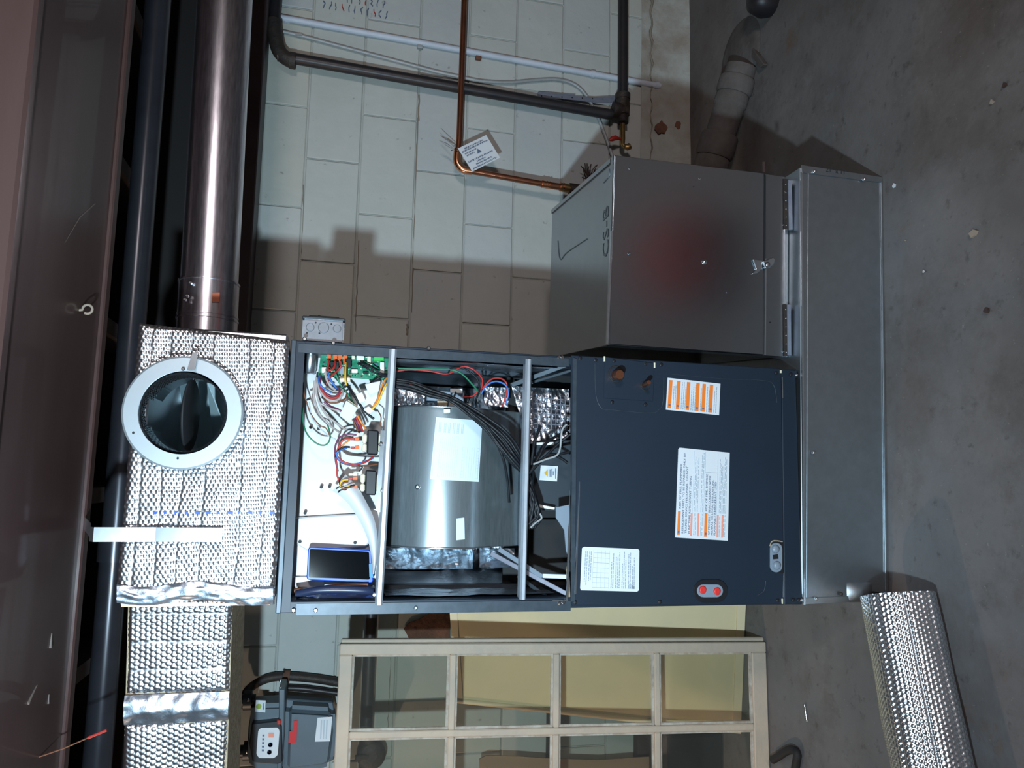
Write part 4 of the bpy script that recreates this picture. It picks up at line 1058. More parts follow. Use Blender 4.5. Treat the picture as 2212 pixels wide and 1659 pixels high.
for k in range(7): grd.pxplate([(1140, 858 + k * 11), (1230, 864 + k * 11), (1230, 865.4 + k * 11), (1140, 859.4 + k * 11)], D + .115, .0012)
grd.build('foil_scrim', M_strap_grey, ah)
# crumpled insulation and bagged spare wires low in the control bay
crumple('insulation_flap', M_foil_dim, at(640, 1292, D + .05), at(808, 1292, D + .05), at(808, 1264, D + .09), at(640, 1274, D + .09), (0, -1, 0), .008, 60, 20, 33, 30)
wire('wire_bundle', [(640, 1284, D + .045), (680, 1276, D + .035), (730, 1274, D + .03), (790, 1276, D + .03), (806, 1278, D + .04)], .009, mat('dark_blue_sleeve', (.02, .03, .07), .3), ah, 12)
wire('wire_bundle', [(636, 1276, D + .05), (680, 1272, D + .045), (730, 1266, D + .045), (795, 1264, D + .045)], .005, M_wire_brown, ah, 10)

# things resting in the control bay
ph = empty('smartphone', (at(735, 1220, D + .045).x, D + .06, 1.315), 'dark screened smartphone in a blue case standing inside the open control bay', 'phone')
def round_pix(pix, r):
    P = [Vector((x, y, 0)) for x, y in pix]; out = []
    for i, p in enumerate(P):
        a = (P[i - 1] - p).normalized() * r; b = (P[(i + 1) % len(P)] - p).normalized() * r
        for k in range(6):
            t = k / 5; q = p + a * (1 - t) ** 2 + b * t ** 2; out.append((q.x, q.y))
    return out
MB().pxplate(round_pix([(666, 1180), (802, 1187), (806, 1258), (662, 1251)], 8), D + .068, .012).build('case', M_phone_case, ph, bev=.002)
MB().pxplate(round_pix([(669, 1186), (797, 1192), (799, 1252), (667, 1247)], 4), D + .0558, .0015).build('screen', M_phone, ph, bev=.0005)
MB().pxplate([(797, 1218), (804, 1216), (806, 1248), (798, 1246)], D + .0545, .002).build('blue_strip', M_tape_blue, ph)
# curled white instruction sheet hanging in front of the plate
sheet = MB()
ctr = [(728, 1048, 46), (752, 1068, 40), (772, 1095, 34), (790, 1128, 30), (802, 1165, 22), (807, 1205, 13), (806, 1240, 5)]
SP = spline([Vector(c) for c in ctr], 6)
ns = len(SP) - 1
def sh(u, v):
    p = SP[min(int(round(v * ns)), ns)]
    q = SP[min(int(round(v * ns)) + 1, ns)] - SP[max(int(round(v * ns)) - 1, 0)]
    l = math.hypot(q.x, q.y); nx, ny = q.y / l, -q.x / l
    wv = (u - .35) * p.z
    return at(p.x + nx * wv, p.y + ny * wv, D + .045 - .020 * math.sin(u * 3.14) * (1 - v * .5) - .012 * v)
sheet.grid(sh, 12, ns)
tag(sheet.build('instruction_sheet', M_label, fix=False), 'curled white paper sheet hanging beside the phone in the control bay', 'paper')

# ------------------------------------------------------------------ galvanised base
random.seed(11)
yaw = (1.762 - 1.724) / 1.142
def by(x, dy=0): return 1.762 - yaw * (x + .301) + dy      # front of the base, turned a little
BL, BR, BT = -0.300, 0.842, 0.2525
base = empty('return_plenum', (.27, 2.0, 0), 'long low galvanised sheet metal base box on the floor under the air handler', 'duct base')
bb = MB()
bx = [(BL, by(BL)), (BR, by(BR)), (BR, by(BR) + .56), (BL, by(BL) + .56)]
bb.hexa([(x, y, .001) for x, y in bx], [(x, y, BT) for x, y in bx])
bb.build('base_box', M_galv, base, bev=.002)
def onbase(x, y, out=0.0):        # picture point on the front of the base
    d = ray(x, y); t = (1.762 + yaw * (-.301) - out) / (d.y + yaw * d.x); return d * t + Vector((0, 0, H))
def bplate(pix, th, name, material, par=base, out=0.0): return MB().poly([onbase(x, y, out) for x, y in pix], (0, -th, 0)).build(name, material, par)
bplate([(1728, 372), (1734, 1306), (1738, 1306), (1732, 372)], .004, 'folded_edge', M_galv_bright)
bplate([(1742, 1290), (1744, 700), (1746, 372), (1748, 372), (1747, 700), (1746, 1290)], .0015, 'folded_edge', M_galv)
bplate([(1730, 358), (1903, 384), (1902, 395), (1731, 374)], .0045, 'end_flange', M_galv)
bplate([(1735, 1292), (1912, 1284), (1912, 1296), (1735, 1305)], .003, 'end_flange', M_galv)
for x, y in ((1759, 371), (1866, 388), (1762, 1293), (1757, 978), (1816, 1283)):
    p = onbase(x, y, .005)
    MB().lathe(p, (0, -1, 0), [(.0050, 0), (.0050, .003), (.0032, .006), (.001, .006)], 10).build('hex_screw', M_screw if y != 1283 else M_fitting, base)
# handwritten size, reading down the end flange
text_mesh('21" x 11"', M_marker, onbase(1784, 370.5, .0052), onbase(1846, 380, .0052) - onbase(1784, 370.5, .0052), Vector((1, 0, 0)), .017, base, 'handwriting', thick=0, width=.066)
MB().poly([onbase(1904, 384, .001), onbase(1916, 1282, .001), onbase(1912, 1282, .001), onbase(1902, 384, .001)], (0, -.003, 0)).build('bottom_hem', M_galv, base)
dcn = onbase(1856, 1279, .0)  # dented corner, bulge shaped so its slope picks up the lamp's highlight
MB().grid(lambda u, v: dcn + Vector(((u - .5) * .050, -.013 * max(0, 1 - ((u - .5) / .5) ** 2) ** 1.0 * max(0, 1 - ((v - .5) / .5) ** 2) - .001, (v - .5) * .075)), 20, 24).build('dent', M_galv, base, fix=False)
# crushed dark corner where the floor duct leaves
MB().poly([onbase(1872, 1294, .002), onbase(1886, 1277, .002), onbase(1911, 1282, .002), onbase(1909, 1296, .002)], (0, -.012, 0)).build('duct_collar', M_hole, base)

# ------------------------------------------------------------------ return riser with filter door
rs = empty('return_riser', (.58, 2.07, .2535), 'tall galvanised filter cabinet standing on the base right of the air handler', 'filter cabinet')
RL, RR_, RT = .337, .827, .766
def ry(x, dy=0): return 1.782 - (x - RL) * (.024 / .49) + dy
RDEP = .575
def rbox(z0, z1, name, material, dy=0.0, xl=RL, xr=RR_, bev=.0015, dep=RDEP):
    c = [(xl, ry(xl) + dy), (xr, ry(xr) + dy), (xr + .055 * (dep > .3), ry(xr) + dep), (xl + .055 * (dep > .3), ry(xl) + dep)]
    return MB().hexa([(x, y, z0) for x, y in c], [(x, y, z1) for x, y in c]).build(name, material, rs, bev=bev)
rbox(.272, RT, 'riser_box', M_riser, .006)
rbox(.2535, .272, 'slot_channel', M_galv, .016)
def onr(x, y, out=0.0):
    k = .024 / .49; d = ray(x, y); t = (1.782 + k * RL - out) / (d.y + k * d.x); return d * t + Vector((0, 0, H))
def rplate(pix, th, name, material, out=-.006, par=None, bev=0): return MB().poly([onr(x, y, out) for x, y in pix], (0, -th, 0)).build(name, material, par or rs, bev=bev)
door = rplate([(1327, 337), (1648, 376), (1646, 767), (1313, 744)], .006, 'filter_door', M_riser, bev=.0012)
rplate([(1652, 377), (1693, 383), (1697, 772), (1651, 769)], .005, 'lower_strip', M_riser, bev=.001)
rplate([(1648, 378), (1653, 378), (1650, 768), (1645, 767)], .002, 'door_gap', M_hole)
rplate([(1650, 560), (1653, 560), (1651, 768), (1648, 768)], .0072, 'bright_fold', M_galv_bright)
rplate([(1318, 500), (1322, 500), (1312, 743), (1308, 744)], .0075, 'bright_fold', M_galv_bright, .0)
# folded cleats along the top
def topc(x0, x1, dy0, dy1, z): return [(x0, ry(x0) + dy0, z), (x1, ry(x1) + dy0, z), (x1, ry(x1) + dy1, z), (x0, ry(x0) + dy1, z)]
MB().hexa(topc(RL, RR_, -.001, .018, RT), topc(RL, RR_, -.001, .018, RT + .0035)).build('top_cleat', M_riser, rs, bev=.001)
MB().hexa([(RR_ - .012, ry(RR_) + .02, RT), (RR_, ry(RR_) + .02, RT), (RR_ + .055, ry(RR_) + RDEP, RT), (RR_ + .043, ry(RR_) + RDEP, RT)],
          [(RR_ - .012, ry(RR_) + .02, RT + .004), (RR_, ry(RR_) + .02, RT + .004), (RR_ + .055, ry(RR_) + RDEP, RT + .004), (RR_ + .043, ry(RR_) + RDEP, RT + .004)]).build('side_cleat', M_riser, rs)
text_mesh('CS-B', M_marker_faint, atz(1314, 552, RT + .0008), atz(1314, 430, RT + .0008) - atz(1314, 552, RT + .0008), Vector((0, 1, 0)), .062, rs, 'handwriting', thick=0, width=.135)
MB().tube([atz(x, y, RT + .0008) for x, y in ((1304, 395), (1318, 378), (1316, 365))], .0012, 4).build('pen_mark', M_marker_faint, rs, fix=False)
MB().tube([atz(x, y, RT + .0006) for x, y in ((1205, 520), (1210, 560), (1225, 545), (1270, 515))], .0016, 4, smooth_path=5).build('scuff', M_marker_faint, rs, fix=False)
for x, y, r in ((1360, 364, .0032), (1512, 386, .0032), (1359, 548, .004), (1498, 403, .0015), (1570, 632, .0022), (1694, 415, .0022), (1692, 486, .0022), (1700, 672, .003), (1664, 696, .0015), (1692, 760, .003)):
    MB().lathe(onr(x, y, .0001), (0, -1, 0), [(r, 0), (r, .0012), (r * .5, .003)], 9).build('rivet', M_screw if r > .002 else M_hole, rs)
MB().lathe(onr(1522, 566, .0002), (0, -1, 0), [(.0075, 0), (.0075, .0015), (.005, .004), (.002, .005)], 14).build('knob_screw', M_screw, rs)
# latch: keeper, bent tongue and round cam
lt_ = rplate([(1625, 561), (1645, 563), (1645, 580), (1636, 590), (1624, 592), (1632, 582)], .004, 'latch', M_galv_bright, .001, bev=.001)
rplate([(1644, 566), (1656, 562), (1666, 557), (1671, 562), (1669, 572), (1660, 580), (1650, 582)], .009, 'latch_cam', M_galv_bright, .002, lt_, .002)
MB().lathe(onr(1657, 572, .012), (0, -1, 0), [(.008, 0), (.007, .004), (.003, .006)], 14).build('latch_pivot', M_screw, lt_)
# perforated filter slots with brown backs
for (a, b, c, d) in (((1692, 386), (1710, 390), (1712, 497), (1693, 495)), ((1692, 657), (1708, 658), (1709, 768), (1693, 769))):
    sl_ = rplate([(a[0], a[1]), (a[0] + 10, a[1] + 2), (d[0] + 10, d[1]), (d[0], d[1])], .003, 'hinge_leaf', M_fitting, .0)
    rplate([(b[0] - 9, b[1]), (b[0] - 1, b[1] + 1), (c[0] - 1, c[1]), (c[0] - 9, c[1])], .003, 'hinge_leaf', M_strap_grey, .002)
    for k in range(6):
        q = Vector((a[0] + 5, a[1] + 12, 0)).lerp(Vector((d[0] + 5, d[1] - 8, 0)), k / 5)
        MB().lathe(onr(q.x, q.y, .003), (0, -1, 0), [(.0022, 0), (.0018, .0015), (.0005, .002)], 7).build('hinge_rivet', M_screw, sl_)
rplate([(1646, 350), (1651, 351), (1652, 372), (1647, 372)], .003, 'rust_tab', M_wood_dark, .0)

# ------------------------------------------------------------------ electrical box on the cabinet side
jb = empty('junction_box', (.325, D + .07, 1.42), 'small zinc electrical box with round knockouts on the upper right side of the cabinet', 'electrical box')
jY = D + .020
ja, jc = at(653, 724, jY), at(744, 690, jY)
zt_, zb_ = at(653, 706, jY).z, at(744, 706, jY).z
xr_ = at(700, 690, jY).x
MB().box(XR + .0005, xr_, jY, jY + .10, zb_, zt_).build('box_body', mat('zinc_box', (0.20, 0.22, 0.25), 0.45, 0.7, 1.3, 60, (0.16, 0.18, 0.20)), jb, bev=.004, seg=2)
MB().box(xr_, xr_ + .006, jY - .002, jY + .102, zb_ - .002, zt_ + .002).build('box_cover', M_galv, jb, bev=.003)
MB().box(xr_ + .006, xr_ + .011, jY + .012, jY + .09, zb_ + .012, zt_ - .012).build('raised_cover', M_galv, jb, bev=.003)
for x, y, r in ((670, 707, .0095), (699, 708, .0125), (728, 710, .0095)):
    MB().lathe(at(x, y, jY), (0, -1, 0), [(r, 0), (r, .0012), (r - .0012, .0016), (r - .0016, .0006)], 24).build('knockout', MATS['zinc_box'], jb)
for x, y in ((682, 697), (716, 700), (663, 719), (690, 720)):
    MB().lathe(at(x, y, jY), (0, -1, 0), [(.0022, 0), (.0018, .0008)], 8).build('pin_hole', M_hole, jb)
MB().lathe((xr_ + .006, jY + .05, zt_ - .035), (1, 0, 0), [(.004, 0), (.004, .012), (.002, .014)], 10).build('box_screw', M_screw, jb)

# ------------------------------------------------------------------ pipes and cables on the wall
ip = empty('black_iron_pipe', (1.6, W - .07, .3), 'thick black iron pipe with elbow and tee crossing the block wall', 'pipe')
iY = W - .055
pe = at(590, 112, iY)          # elbow corner
p1 = at(612, 126, iY); p2 = at(1322, 248, iY); tee = at(1345, 240, iY)
MB().tube([at(600, 120, iY) + (p1 - p2).normalized() * .0, p2], .0215, 20).build('pipe_length', M_iron, ip, fix=False)
ht = at(592, 60, iY)
MB().tube([Vector((ht.x - .02, iY, ht.z)), Vector((3.3, iY, ht.z + .01))], .0215, 20).build('pipe_length', M_iron, ip, fix=False)
eb = [Vector((ht.x + .03, iY, ht.z)), Vector((ht.x - .005, iY, ht.z - .002)), at(600, 103, iY), at(613, 122, iY), at(632, 133, iY)]
MB().tube(eb, .0275, 20, smooth_path=5).build('elbow', M_fitting, ip, fix=False)
d_ = (p2 - p1).normalized()
q0 = at(626, 130, iY); MB().tube([q0, q0 + d_ * .022], .031, 20).build('elbow_collar', M_fitting, ip, fix=False)
MB().tube([tee + Vector((-.02, 0, 0)), tee + Vector((.07, 0, .0))], .029, 20).build('tee', M_fitting, ip, fix=False)
MB().tube([tee - d_ * .045, tee + d_ * .02], .031, 20).build('tee', M_fitting, ip, fix=False)
MB().tube([tee + Vector((.05, 0, 0)), tee + Vector((.075, 0, 0))], .032, 20).build('tee_collar', M_fitting, ip, fix=False)
h2 = at(1346, 0, iY)
MB().tube([tee + Vector((.04, 0, 0)), Vector((3.4, iY, tee.z + (h2.z - tee.z) * 3.2 / max(h2.x - tee.x, .1) * .45 + .0))], .0215, 20).build('pipe_length', M_iron, ip, fix=False)
MB().tube([tee + Vector((-.02, 0, 0)), tee + Vector((-.055, -.004, 0))], .022, 8).build('bushing', M_fitting, ip, fix=False)
# drain cock
dc = empty('drain_cock', at(1345, 300, iY), 'small drain tap with a red lever hanging under the black pipe tee', 'tap')
MB().tube([at(1345, 268, iY - .004), at(1345, 300, iY - .01), at(1345, 312, iY - .014), at(1351, 318, iY - .02)], [.011, .011, .010, .009], 12, smooth_path=4).build('tap_body', M_brass, dc, fix=False)
MB().tube([at(1348, 316, iY - .016), at(1356, 318, iY - .02), at(1360, 316, iY - .02)], [.009, .014, .014], 14).build('hose_end', M_brass, dc, fix=False)
MB().tube([at(1341, 300, iY - .012), at(1330, 298, iY - .02), at(1322, 300, iY - .022), at(1316, 303, iY - .022)], [.004, .010, .011, .004], 10).build('red_lever', M_wire_red, dc, fix=False)

cu = empty('copper_pipe', (1.4, W - .05, .5), 'copper pipe with a bright elbow running along the block wall', 'pipe')
cY = W - .094
a = at(1003, 0, cY); b = at(992, 300, cY); c = at(986, 345, cY); d = at(1006, 368, cY); e = at(1170, 397, cY); f2_ = at(1238, 408, cY)
MB().tube([a + (a - b) * 2.0, a, b, at(989, 330, cY)], .0120, 16).build('pipe_length', M_copper, cu, fix=False)
MB().tube([at(989, 322, cY), at(987, 345, cY), at(991, 358, cY), at(1003, 367, cY), at(1020, 370, cY)], .0150, 16, smooth_path=5).build('elbow', M_copper_bright, cu, fix=False)
MB().tube([at(1015, 369, cY), e], .0120, 16).build('pipe_length', M_copper, cu, fix=False)
MB().tube([e, at(1186, 400, cY)], .0148, 16).build('coupling', M_copper_bright, cu, fix=False)
MB().tube([at(1186, 400, cY), at(1212, 404, cY)], .0138, 16).build('pipe_length', M_copper, cu, fix=False)
MB().tube([at(1210, 403.5, cY), at(1234, 408, cY)], .0175, 10).build('brass_adapter', M_brass, cu, fix=False)
MB().tube([at(1230, 407, cY), at(1262, 412, cY)], .0235, 8).build('valve_body', M_fitting, cu, fix=False)
for x in (1170, 1180, 1186, 1210, 1216):
    p = at(x, 397 + (x - 1170) * .16, cY); q = at(x + 2, 397.3 + (x - 1170) * .16, cY)
    MB().tube([p, q], .0162 if x < 1200 else .019, 14).build('solder_ring', M_copper_bright, cu, fix=False)
# dead scrub at the end of the pipe
rt_ = MB()
base_p = at(1280, 392, W - .03)
for k in range(16):
    tip = at(random.uniform(1255, 1310), random.uniform(352, 384), W - random.uniform(.02, .07))
    rt_.tube([base_p + Vector((random.uniform(-.02, .02), 0, 0)), (base_p + tip) / 2 + Vector((random.uniform(-.015, .015), 0, .01)), tip], .0022, 4, smooth_path=3)
tag(rt_.build('dry_roots', M_wood_dark, fix=False), 'tangle of dark dry fibres sticking out from behind the riser top', 'debris', kind='stuff')

tg = empty('paper_tag', at(1038, 330, cY - .03), 'white printed paper tag tied to the copper pipe elbow', 'tag')
TY = cY - .032
TP = [(989, 321), (1050, 292), (1080, 341), (1020, 371)]
MB().poly([at(*TP[0], TY + .004), at(*TP[1], TY), at(*TP[2], TY - .004), at(*TP[3], TY)], (0, -.0012, 0)).build('card', M_label, tg)
FT = Face(TP[3], TP[0], TP[1], TP[2], lambda x, y: at(x, y, TY - .0045))
# the print runs along the card's long edge; word-like marks only, too blurred to read
class Sub(Face):
    def __init__(s, tl, tr, br, bl): s.tl, s.tr, s.br, s.bl = tl, tr, br, bl
FS = Sub(at(*TP[0], TY - .0045), at(*TP[1], TY - .0045), at(*TP[2], TY - .0045), at(*TP[3], TY - .0045))
tk = MB()
for u0, u1, v, h in ((.18, .82, .86, .06), (.06, .95, .78, .06), (.10, .50, .68, .05), (.12, .40, .59, .05), (.06, .92, .34, .07), (.30, .62, .24, .06), (.24, .80, .15, .06), (.08, .94, .05, .06)):
    FS.line_of_words(tk, u0, u1, v, h, out=-.0004 if (FS.br - FS.bl).cross(FS.tl - FS.bl).y > 0 else .0004)
sg = -1 if (FS.br - FS.bl).cross(FS.tl - FS.bl).y > 0 else 1
tk.poly([FS.p(.45, .52, .0004 * sg), FS.p(.60, .52, .0004 * sg), FS.p(.525, .68, .0004 * sg)], (0, -.0004, 0))
tag(tk.build('print', M_ink, tg, fix=False), kind='stuff')
MB().tube([at(990, 323, TY), at(982, 323, cY - .02), at(975, 325, cY)], .0018, 6).build('tie_string', M_marker, tg, fix=False)
MB().tube([at(982, 324, cY - .018), at(965, 312, cY - .01), at(948, 303, cY - .01)], [.002, .005, .001], 6).build('tie_end', M_cable, tg, fix=False)
MB().tube([at(982, 318, cY - .01), at(962, 298, cY), at(950, 286, cY)], .0014, 5).build('tie_end', M_cable, tg, fix=False)

cd = empty('white_conduit', (1.7, W - .02, .1), 'thin white painted conduit running down the block wall to the floor', 'conduit')
KY = W - .014
A_, B_ = at(606, 38, KY), at(1426, 186, KY)
ex = A_ + (A_ - B_) * .02
MB().tube([ex, A_, B_], .0125, 14).build('conduit_length', M_conduit, cd, fix=False)
for t in (.80, .985):
    q = A_.lerp(B_, t); MB().tube([q, q + (B_ - A_).normalized() * .016], .0155, 14).build('conduit_strap', M_conduit, cd, fix=False)
for x, y, mm in ((907, 102, M_cable), (1033, 126, M_patch), (620, 45, M_conduit)):
    q = at(x, y, W - .008); MB().box(q.x - .008, q.x + .008, W - .02, W - .001, q.z - .012, q.z + .012).build('clip', mm, cd, bev=.003)

ca_ = empty('flexible_cable', (1.6, W - .02, .3), 'thin grey flexible cable looping down the wall below the white conduit', 'cable')
fpts = [(602, 66), (660, 80), (750, 104), (850, 130), (940, 154), (990, 165), (1040, 175), (1100, 178), (1160, 173), (1205, 172), (1240, 182), (1265, 205), (1290, 250), (1310, 300), (1322, 335), (1330, 356)]
def cab(u, v):
    k = u * (len(cabp) - 1); i = int(k)
    return cabp[i]
cabp = spline([at(x, y, W - .0125) for x, y in fpts], 16)
mbx = MB(); mbx.tube(cabp, [.0068 + .0007 * (i % 2) for i in range(len(cabp))], 9); mbx.build('cable_jacket', M_cable, ca_, fix=False)
MB().box(*[v for v in (at(642, 80, W).x - .004, at(642, 80, W).x + .004)], W - .022, W - .001, at(642, 80, W).z - .02, at(642, 80, W).z + .006).build('cable_staple', M_cable, ca_)

sp_ = empty('perforated_strap', (1.58, W - .02, .35), 'grey perforated steel strap holding the black pipe tee to the wall', 'strap')
SY = W - .020
MB().pxplate([(1161, 202), (1246, 208), (1284, 210), (1328, 208), (1328, 222), (1284, 222), (1246, 217), (1161, 210)], SY, .003).build('strap_band', M_strap_grey, sp_)
for x in range(1170, 1320, 22):
    MB().lathe(at(x, 207 + (x - 1161) * .05, SY - .003), (0, -1, 0), [(.0032, 0), (.0028, .0008)], 9).build('strap_hole', M_hole if x != 1302 else M_screw, sp_)
MB().pxplate([(1161, 202), (1240, 208), (1240, 217), (1161, 210)], W - .001, .018).build('packing_strip', M_strap_grey, sp_)

gp = empty('gas_pipe', (-.8, W - .06, 1.27), 'black steel pipe running level behind the old window sash', 'pipe')
GY = W - .075
ga, gb = at(803, 1290, GY), at(786, 1700, GY)
MB().tube([ga + (ga - gb) * .4, gb + (gb - ga) * 1.0], .0225, 20).build('pipe_length', M_iron, gp, fix=False)
vz = at(795, 1626, GY)
MB().lathe((vz.x, GY - .005, vz.z - .01), (0, -1, 0), [(.03, -.03), (.050, -.02), (.050, .02), (.036, .03), (.018, .034)], 20).build('valve_body', M_fitting, gp)
MB().tube([vz + Vector((.03, 0, 0)), vz + Vector((.055, 0, 0))], .033, 14).build('valve_collar', M_fitting, gp, fix=False)
MB().tube([vz + Vector((0, -.03, .0)), vz + Vector((0, -.04, .045))], [.011, .009], 10).build('valve_key', M_fitting, gp, fix=False)

# ------------------------------------------------------------------ gas meter
gm = empty('gas_meter', (-.83, W - .18, 1.38), 'grey gas meter with a white dial panel and red sticker on the back wall', 'meter')
MYf = W - .20
def mplate(pix, th, name, mm, Y=MYf, par=gm, bev=0, seg=1): return MB().pxplate(pix, Y, th).build(name, mm, par, bev=bev, seg=seg)
mplate([(549, 1504), (612, 1500), (720, 1508), (728, 1560), (722, 1630), (700, 1640), (620, 1652), (610, 1659), (560, 1650), (543, 1640), (537, 1618), (540, 1560)], .05, 'meter_body', M_meter, MYf + .13, bev=.004)
mplate([(620, 1506), (722, 1512), (728, 1560), (720, 1628), (700, 1638), (615, 1648)], .11, 'diaphragm_case', M_meter, MYf + .12, bev=.022, seg=3)
mplate([(548, 1505), (618, 1504), (618, 1648), (546, 1640), (540, 1610)], .09, 'upper_case', M_meter, MYf + .10, bev=.015, seg=2)
mplate([(608, 1466), (621, 1466), (619, 1560), (612, 1654), (603, 1654), (608, 1560)], .13, 'flange_band', M_meter, MYf + .12, bev=.003)
mplate([(546, 1556), (605, 1550), (610, 1563), (612, 1640), (600, 1644), (548, 1640), (540, 1600)], .03, 'index_box', M_meter_dark, MYf + .012, bev=.004)
ip_ = mplate(round_pix([(563, 1572), (600, 1571), (604, 1578), (600, 1630), (592, 1637), (560, 1637), (554, 1628), (558, 1578)], 3), .003, 'dial_panel', M_label, MYf - .019)
dl = MB()
for x, y in ((584, 1609), (582, 1625)):
    c = at(x, y, MYf - .0225)
    dl.lathe(c, (0, -1, 0), [(.0075, 0), (.0075, .0004), (.0062, .0004), (.0062, 0)], 20)
    dl.tube([c, c + Vector((.003, -.0005, .004))], .0009, 4)
for k in range(5): dl.pxplate(rect(569 - .3 * k, 1589 + 8 * k, 2.2, 2), MYf - .0222, .0005)
dl.build('dial', M_ink, ip_)
mplate(rect(586, 1588, 6, 5), .0006, 'red_print', M_orange2, MYf - .0222, ip_)
mplate(rect(603, 1558, 4.5, 5), .012, 'red_cap', M_wire_red, MYf - .012, bev=.002)
mplate([(553, 1512), (574, 1513), (573, 1539), (551, 1537)], .0015, 'lime_label', M_label, MYf + .008)
MB().lathe(at(559, 1526, MYf + .0064), (0, -1, 0), [(.0085, 0), (.0085, .0006)], 18).build('lime_disc', M_lime, gm)
mplate([(569, 1519), (571, 1519), (570, 1533), (568, 1533)], .0006, 'label_print', M_ink, MYf + .0063)
mplate([(634, 1557), (643, 1556), (640, 1604), (623, 1604), (625, 1580), (632, 1578)], .0012, 'red_sticker', M_meter_red, MYf + .008)
ns_ = mplate([(686, 1550), (718, 1548), (713, 1601), (680, 1602)], .0012, 'name_plate', M_label, MYf + .008)
npn = MB()
for k in range(3): npn.pxplate([(693 + 6 * k, 1556), (696 + 6 * k, 1556), (694 + 6 * k, 1597), (691 + 6 * k, 1597)], MYf + .0066, .0005)
npn.build('label_print', M_ink_soft, ns_)
for y0, r in ((1512, .026), (1621, .026)):
    a_, b2_ = at(552, y0, MYf + .06), at(500, y0 - 2, MYf + .06)
    MB().tube([a_, Vector((a_.x, a_.y, b2_.z + .09))], r * .75, 14).build('meter_riser', M_iron, gm, fix=False)
    z_ = at(536, y0, MYf + .06).z
    MB().tube([(a_.x, a_.y, z_ - .012), (a_.x, a_.y, z_ + .014)], r * 1.25, 8).build('swivel_nut', M_meter_dark, gm, fix=False)
for x, y in ((606, 1470), (606, 1485), (610, 1524), (606, 1534), (604, 1652), (536, 1512), (533, 1624)):
    MB().lathe(at(x, y, MYf + .0), (0, -1, 0), [(.0045, 0), (.0045, .005), (.002, .006)], 8).build('flange_bolt', M_screw, gm)
hp = empty('bent_brown_pipe', at(620, 1465, W - .03), 'brown bent pipe curving over and down beside the grey gas meter', 'pipe')
MB().tube([at(520, 1530, W - .07), at(530, 1500, W - .06), at(548, 1480, W - .029), (at(580, 1465, W - .029)), at(620, 1461, W - .029), at(680, 1466, W - .029), at(730, 1474, W - .029), at(752, 1476, W - .029)], .0150, 14, smooth_path=6).build('pipe_length', M_fitting, hp, fix=False)
MB().tube([at(612, 1461, W - .029), at(626, 1461, W - .029)], .021, 14).build('coupling', M_patch, hp, fix=False)
MB().tube([at(622, 1486, W - .03), at(660, 1488, W - .03), at(720, 1496, W - .03), at(752, 1500, W - .03)], .011, 12, smooth_path=5).build('pipe_length', M_iron, hp, fix=False)

# ------------------------------------------------------------------ leaning panel and window sash
pn = empty('leaning_panel', (-.45, 2.45, 0), 'yellowed flat painted panel leaning on the wall behind the window sash', 'panel')
pTL, pTR, pBR, pBL = at(985, 1513, 2.78), at(966, 1240, 2.74), atz(1660, 1262, .001), atz(1653, 1576, .001)
pBL = at(1625, 1578, 2.52); pBL.z = .001; pBR = Vector((pBR.x, 2.465, .001))
nrm_ = (pBR - pBL).cross(pTL - pBL).normalized()
if nrm_.y > 0: nrm_ = -nrm_
MB().poly([pBL, pBR, pTR, pTL], -nrm_ * .03).build('panel_face', M_panel, pn, bev=.003)
def pp(u, v, o=0): return pBL.lerp(pBR, u).lerp(pTL.lerp(pTR, u), v) + nrm_ * o
MB().poly([pp(0, .975, .0), pp(1, .975, .0), pp(1, 1, .0), pp(0, 1, .0)], nrm_ * .004).build('panel_edge', M_panel_edge, pn)
MB().poly([pp(0, 0, .0), pp(1, 0, .0), pp(1, .028, .0), pp(0, .028, .0)], nrm_ * .005).build('panel_edge', M_panel_edge, pn)
MB().tube([pp(0, 0, .0), pp(0, 1, .0)], .009, 10).build('round_edge', M_panel_edge, pn, fix=False)

ws = empty('window_sash', (-.75, 2.43, 0), 'old cream painted wooden window sash with glass panes leaning upright at lower left', 'window sash')
sBR = atz(1650, 1385, 0.0); sTR = at(735, 1389, 2.48)
sBR.z = .001
upd = (sTR - sBR); shh = upd.length; upd.normalize()
lft = (at(1648, 1659, 2.37) - at(1650, 1385, 2.37)); lft.z = 0; lft.y = -.010; lft.normalize()
nS = lft.cross(upd).normalized()
if nS.y > 0: nS = -nS
def sp(a, b, o=0.0):     # a metres left of the right edge, b metres up
    return sBR + lft * a + upd * b + nS * o
def sxy(x, y):           # picture point on the sash plane -> (a, b)
    dd = ray(x, y); o = Vector((0, 0, H)); t = (sBR - o).dot(nS) / dd.dot(nS); q = o + dd * t - sBR
    return q.dot(lft), q.dot(upd)
def sbar(a0, a1, b0, b1, name, mm=M_sash, o0=-.018, o1=.018, bev=.003):
    mb = MB(); mb.hexa([sp(a0, b0, o0), sp(a1, b0, o0), sp(a1, b0, o1), sp(a0, b0, o1)], [sp(a0, b1, o0), sp(a1, b1, o0), sp(a1, b1, o1), sp(a0, b1, o1)])
    return mb.build(name, mm, ws, bev=bev)
a_st = sxy(1200, 1413)[0]                                  # inner edge of the right stile
b_top = sxy(759, 1480)[1]; b_bot = sxy(1621, 1480)[1]
m0, m1 = sxy(1200, 1572)[0], sxy(1200, 1587)[0]            # upright muntin
hb = [(sxy(983, 1480)[1], sxy(969, 1480)[1]), (sxy(1206, 1480)[1], sxy(1193, 1480)[1]), (sxy(1422, 1480)[1], sxy(1410, 1480)[1])]
pw = m0 - a_st; mw = m1 - m0
A_END = a_st * 2 + 3 * pw + 2 * mw
sbar(0, a_st, 0, shh, 'stile'); sbar(A_END - a_st, A_END, 0, shh, 'stile')
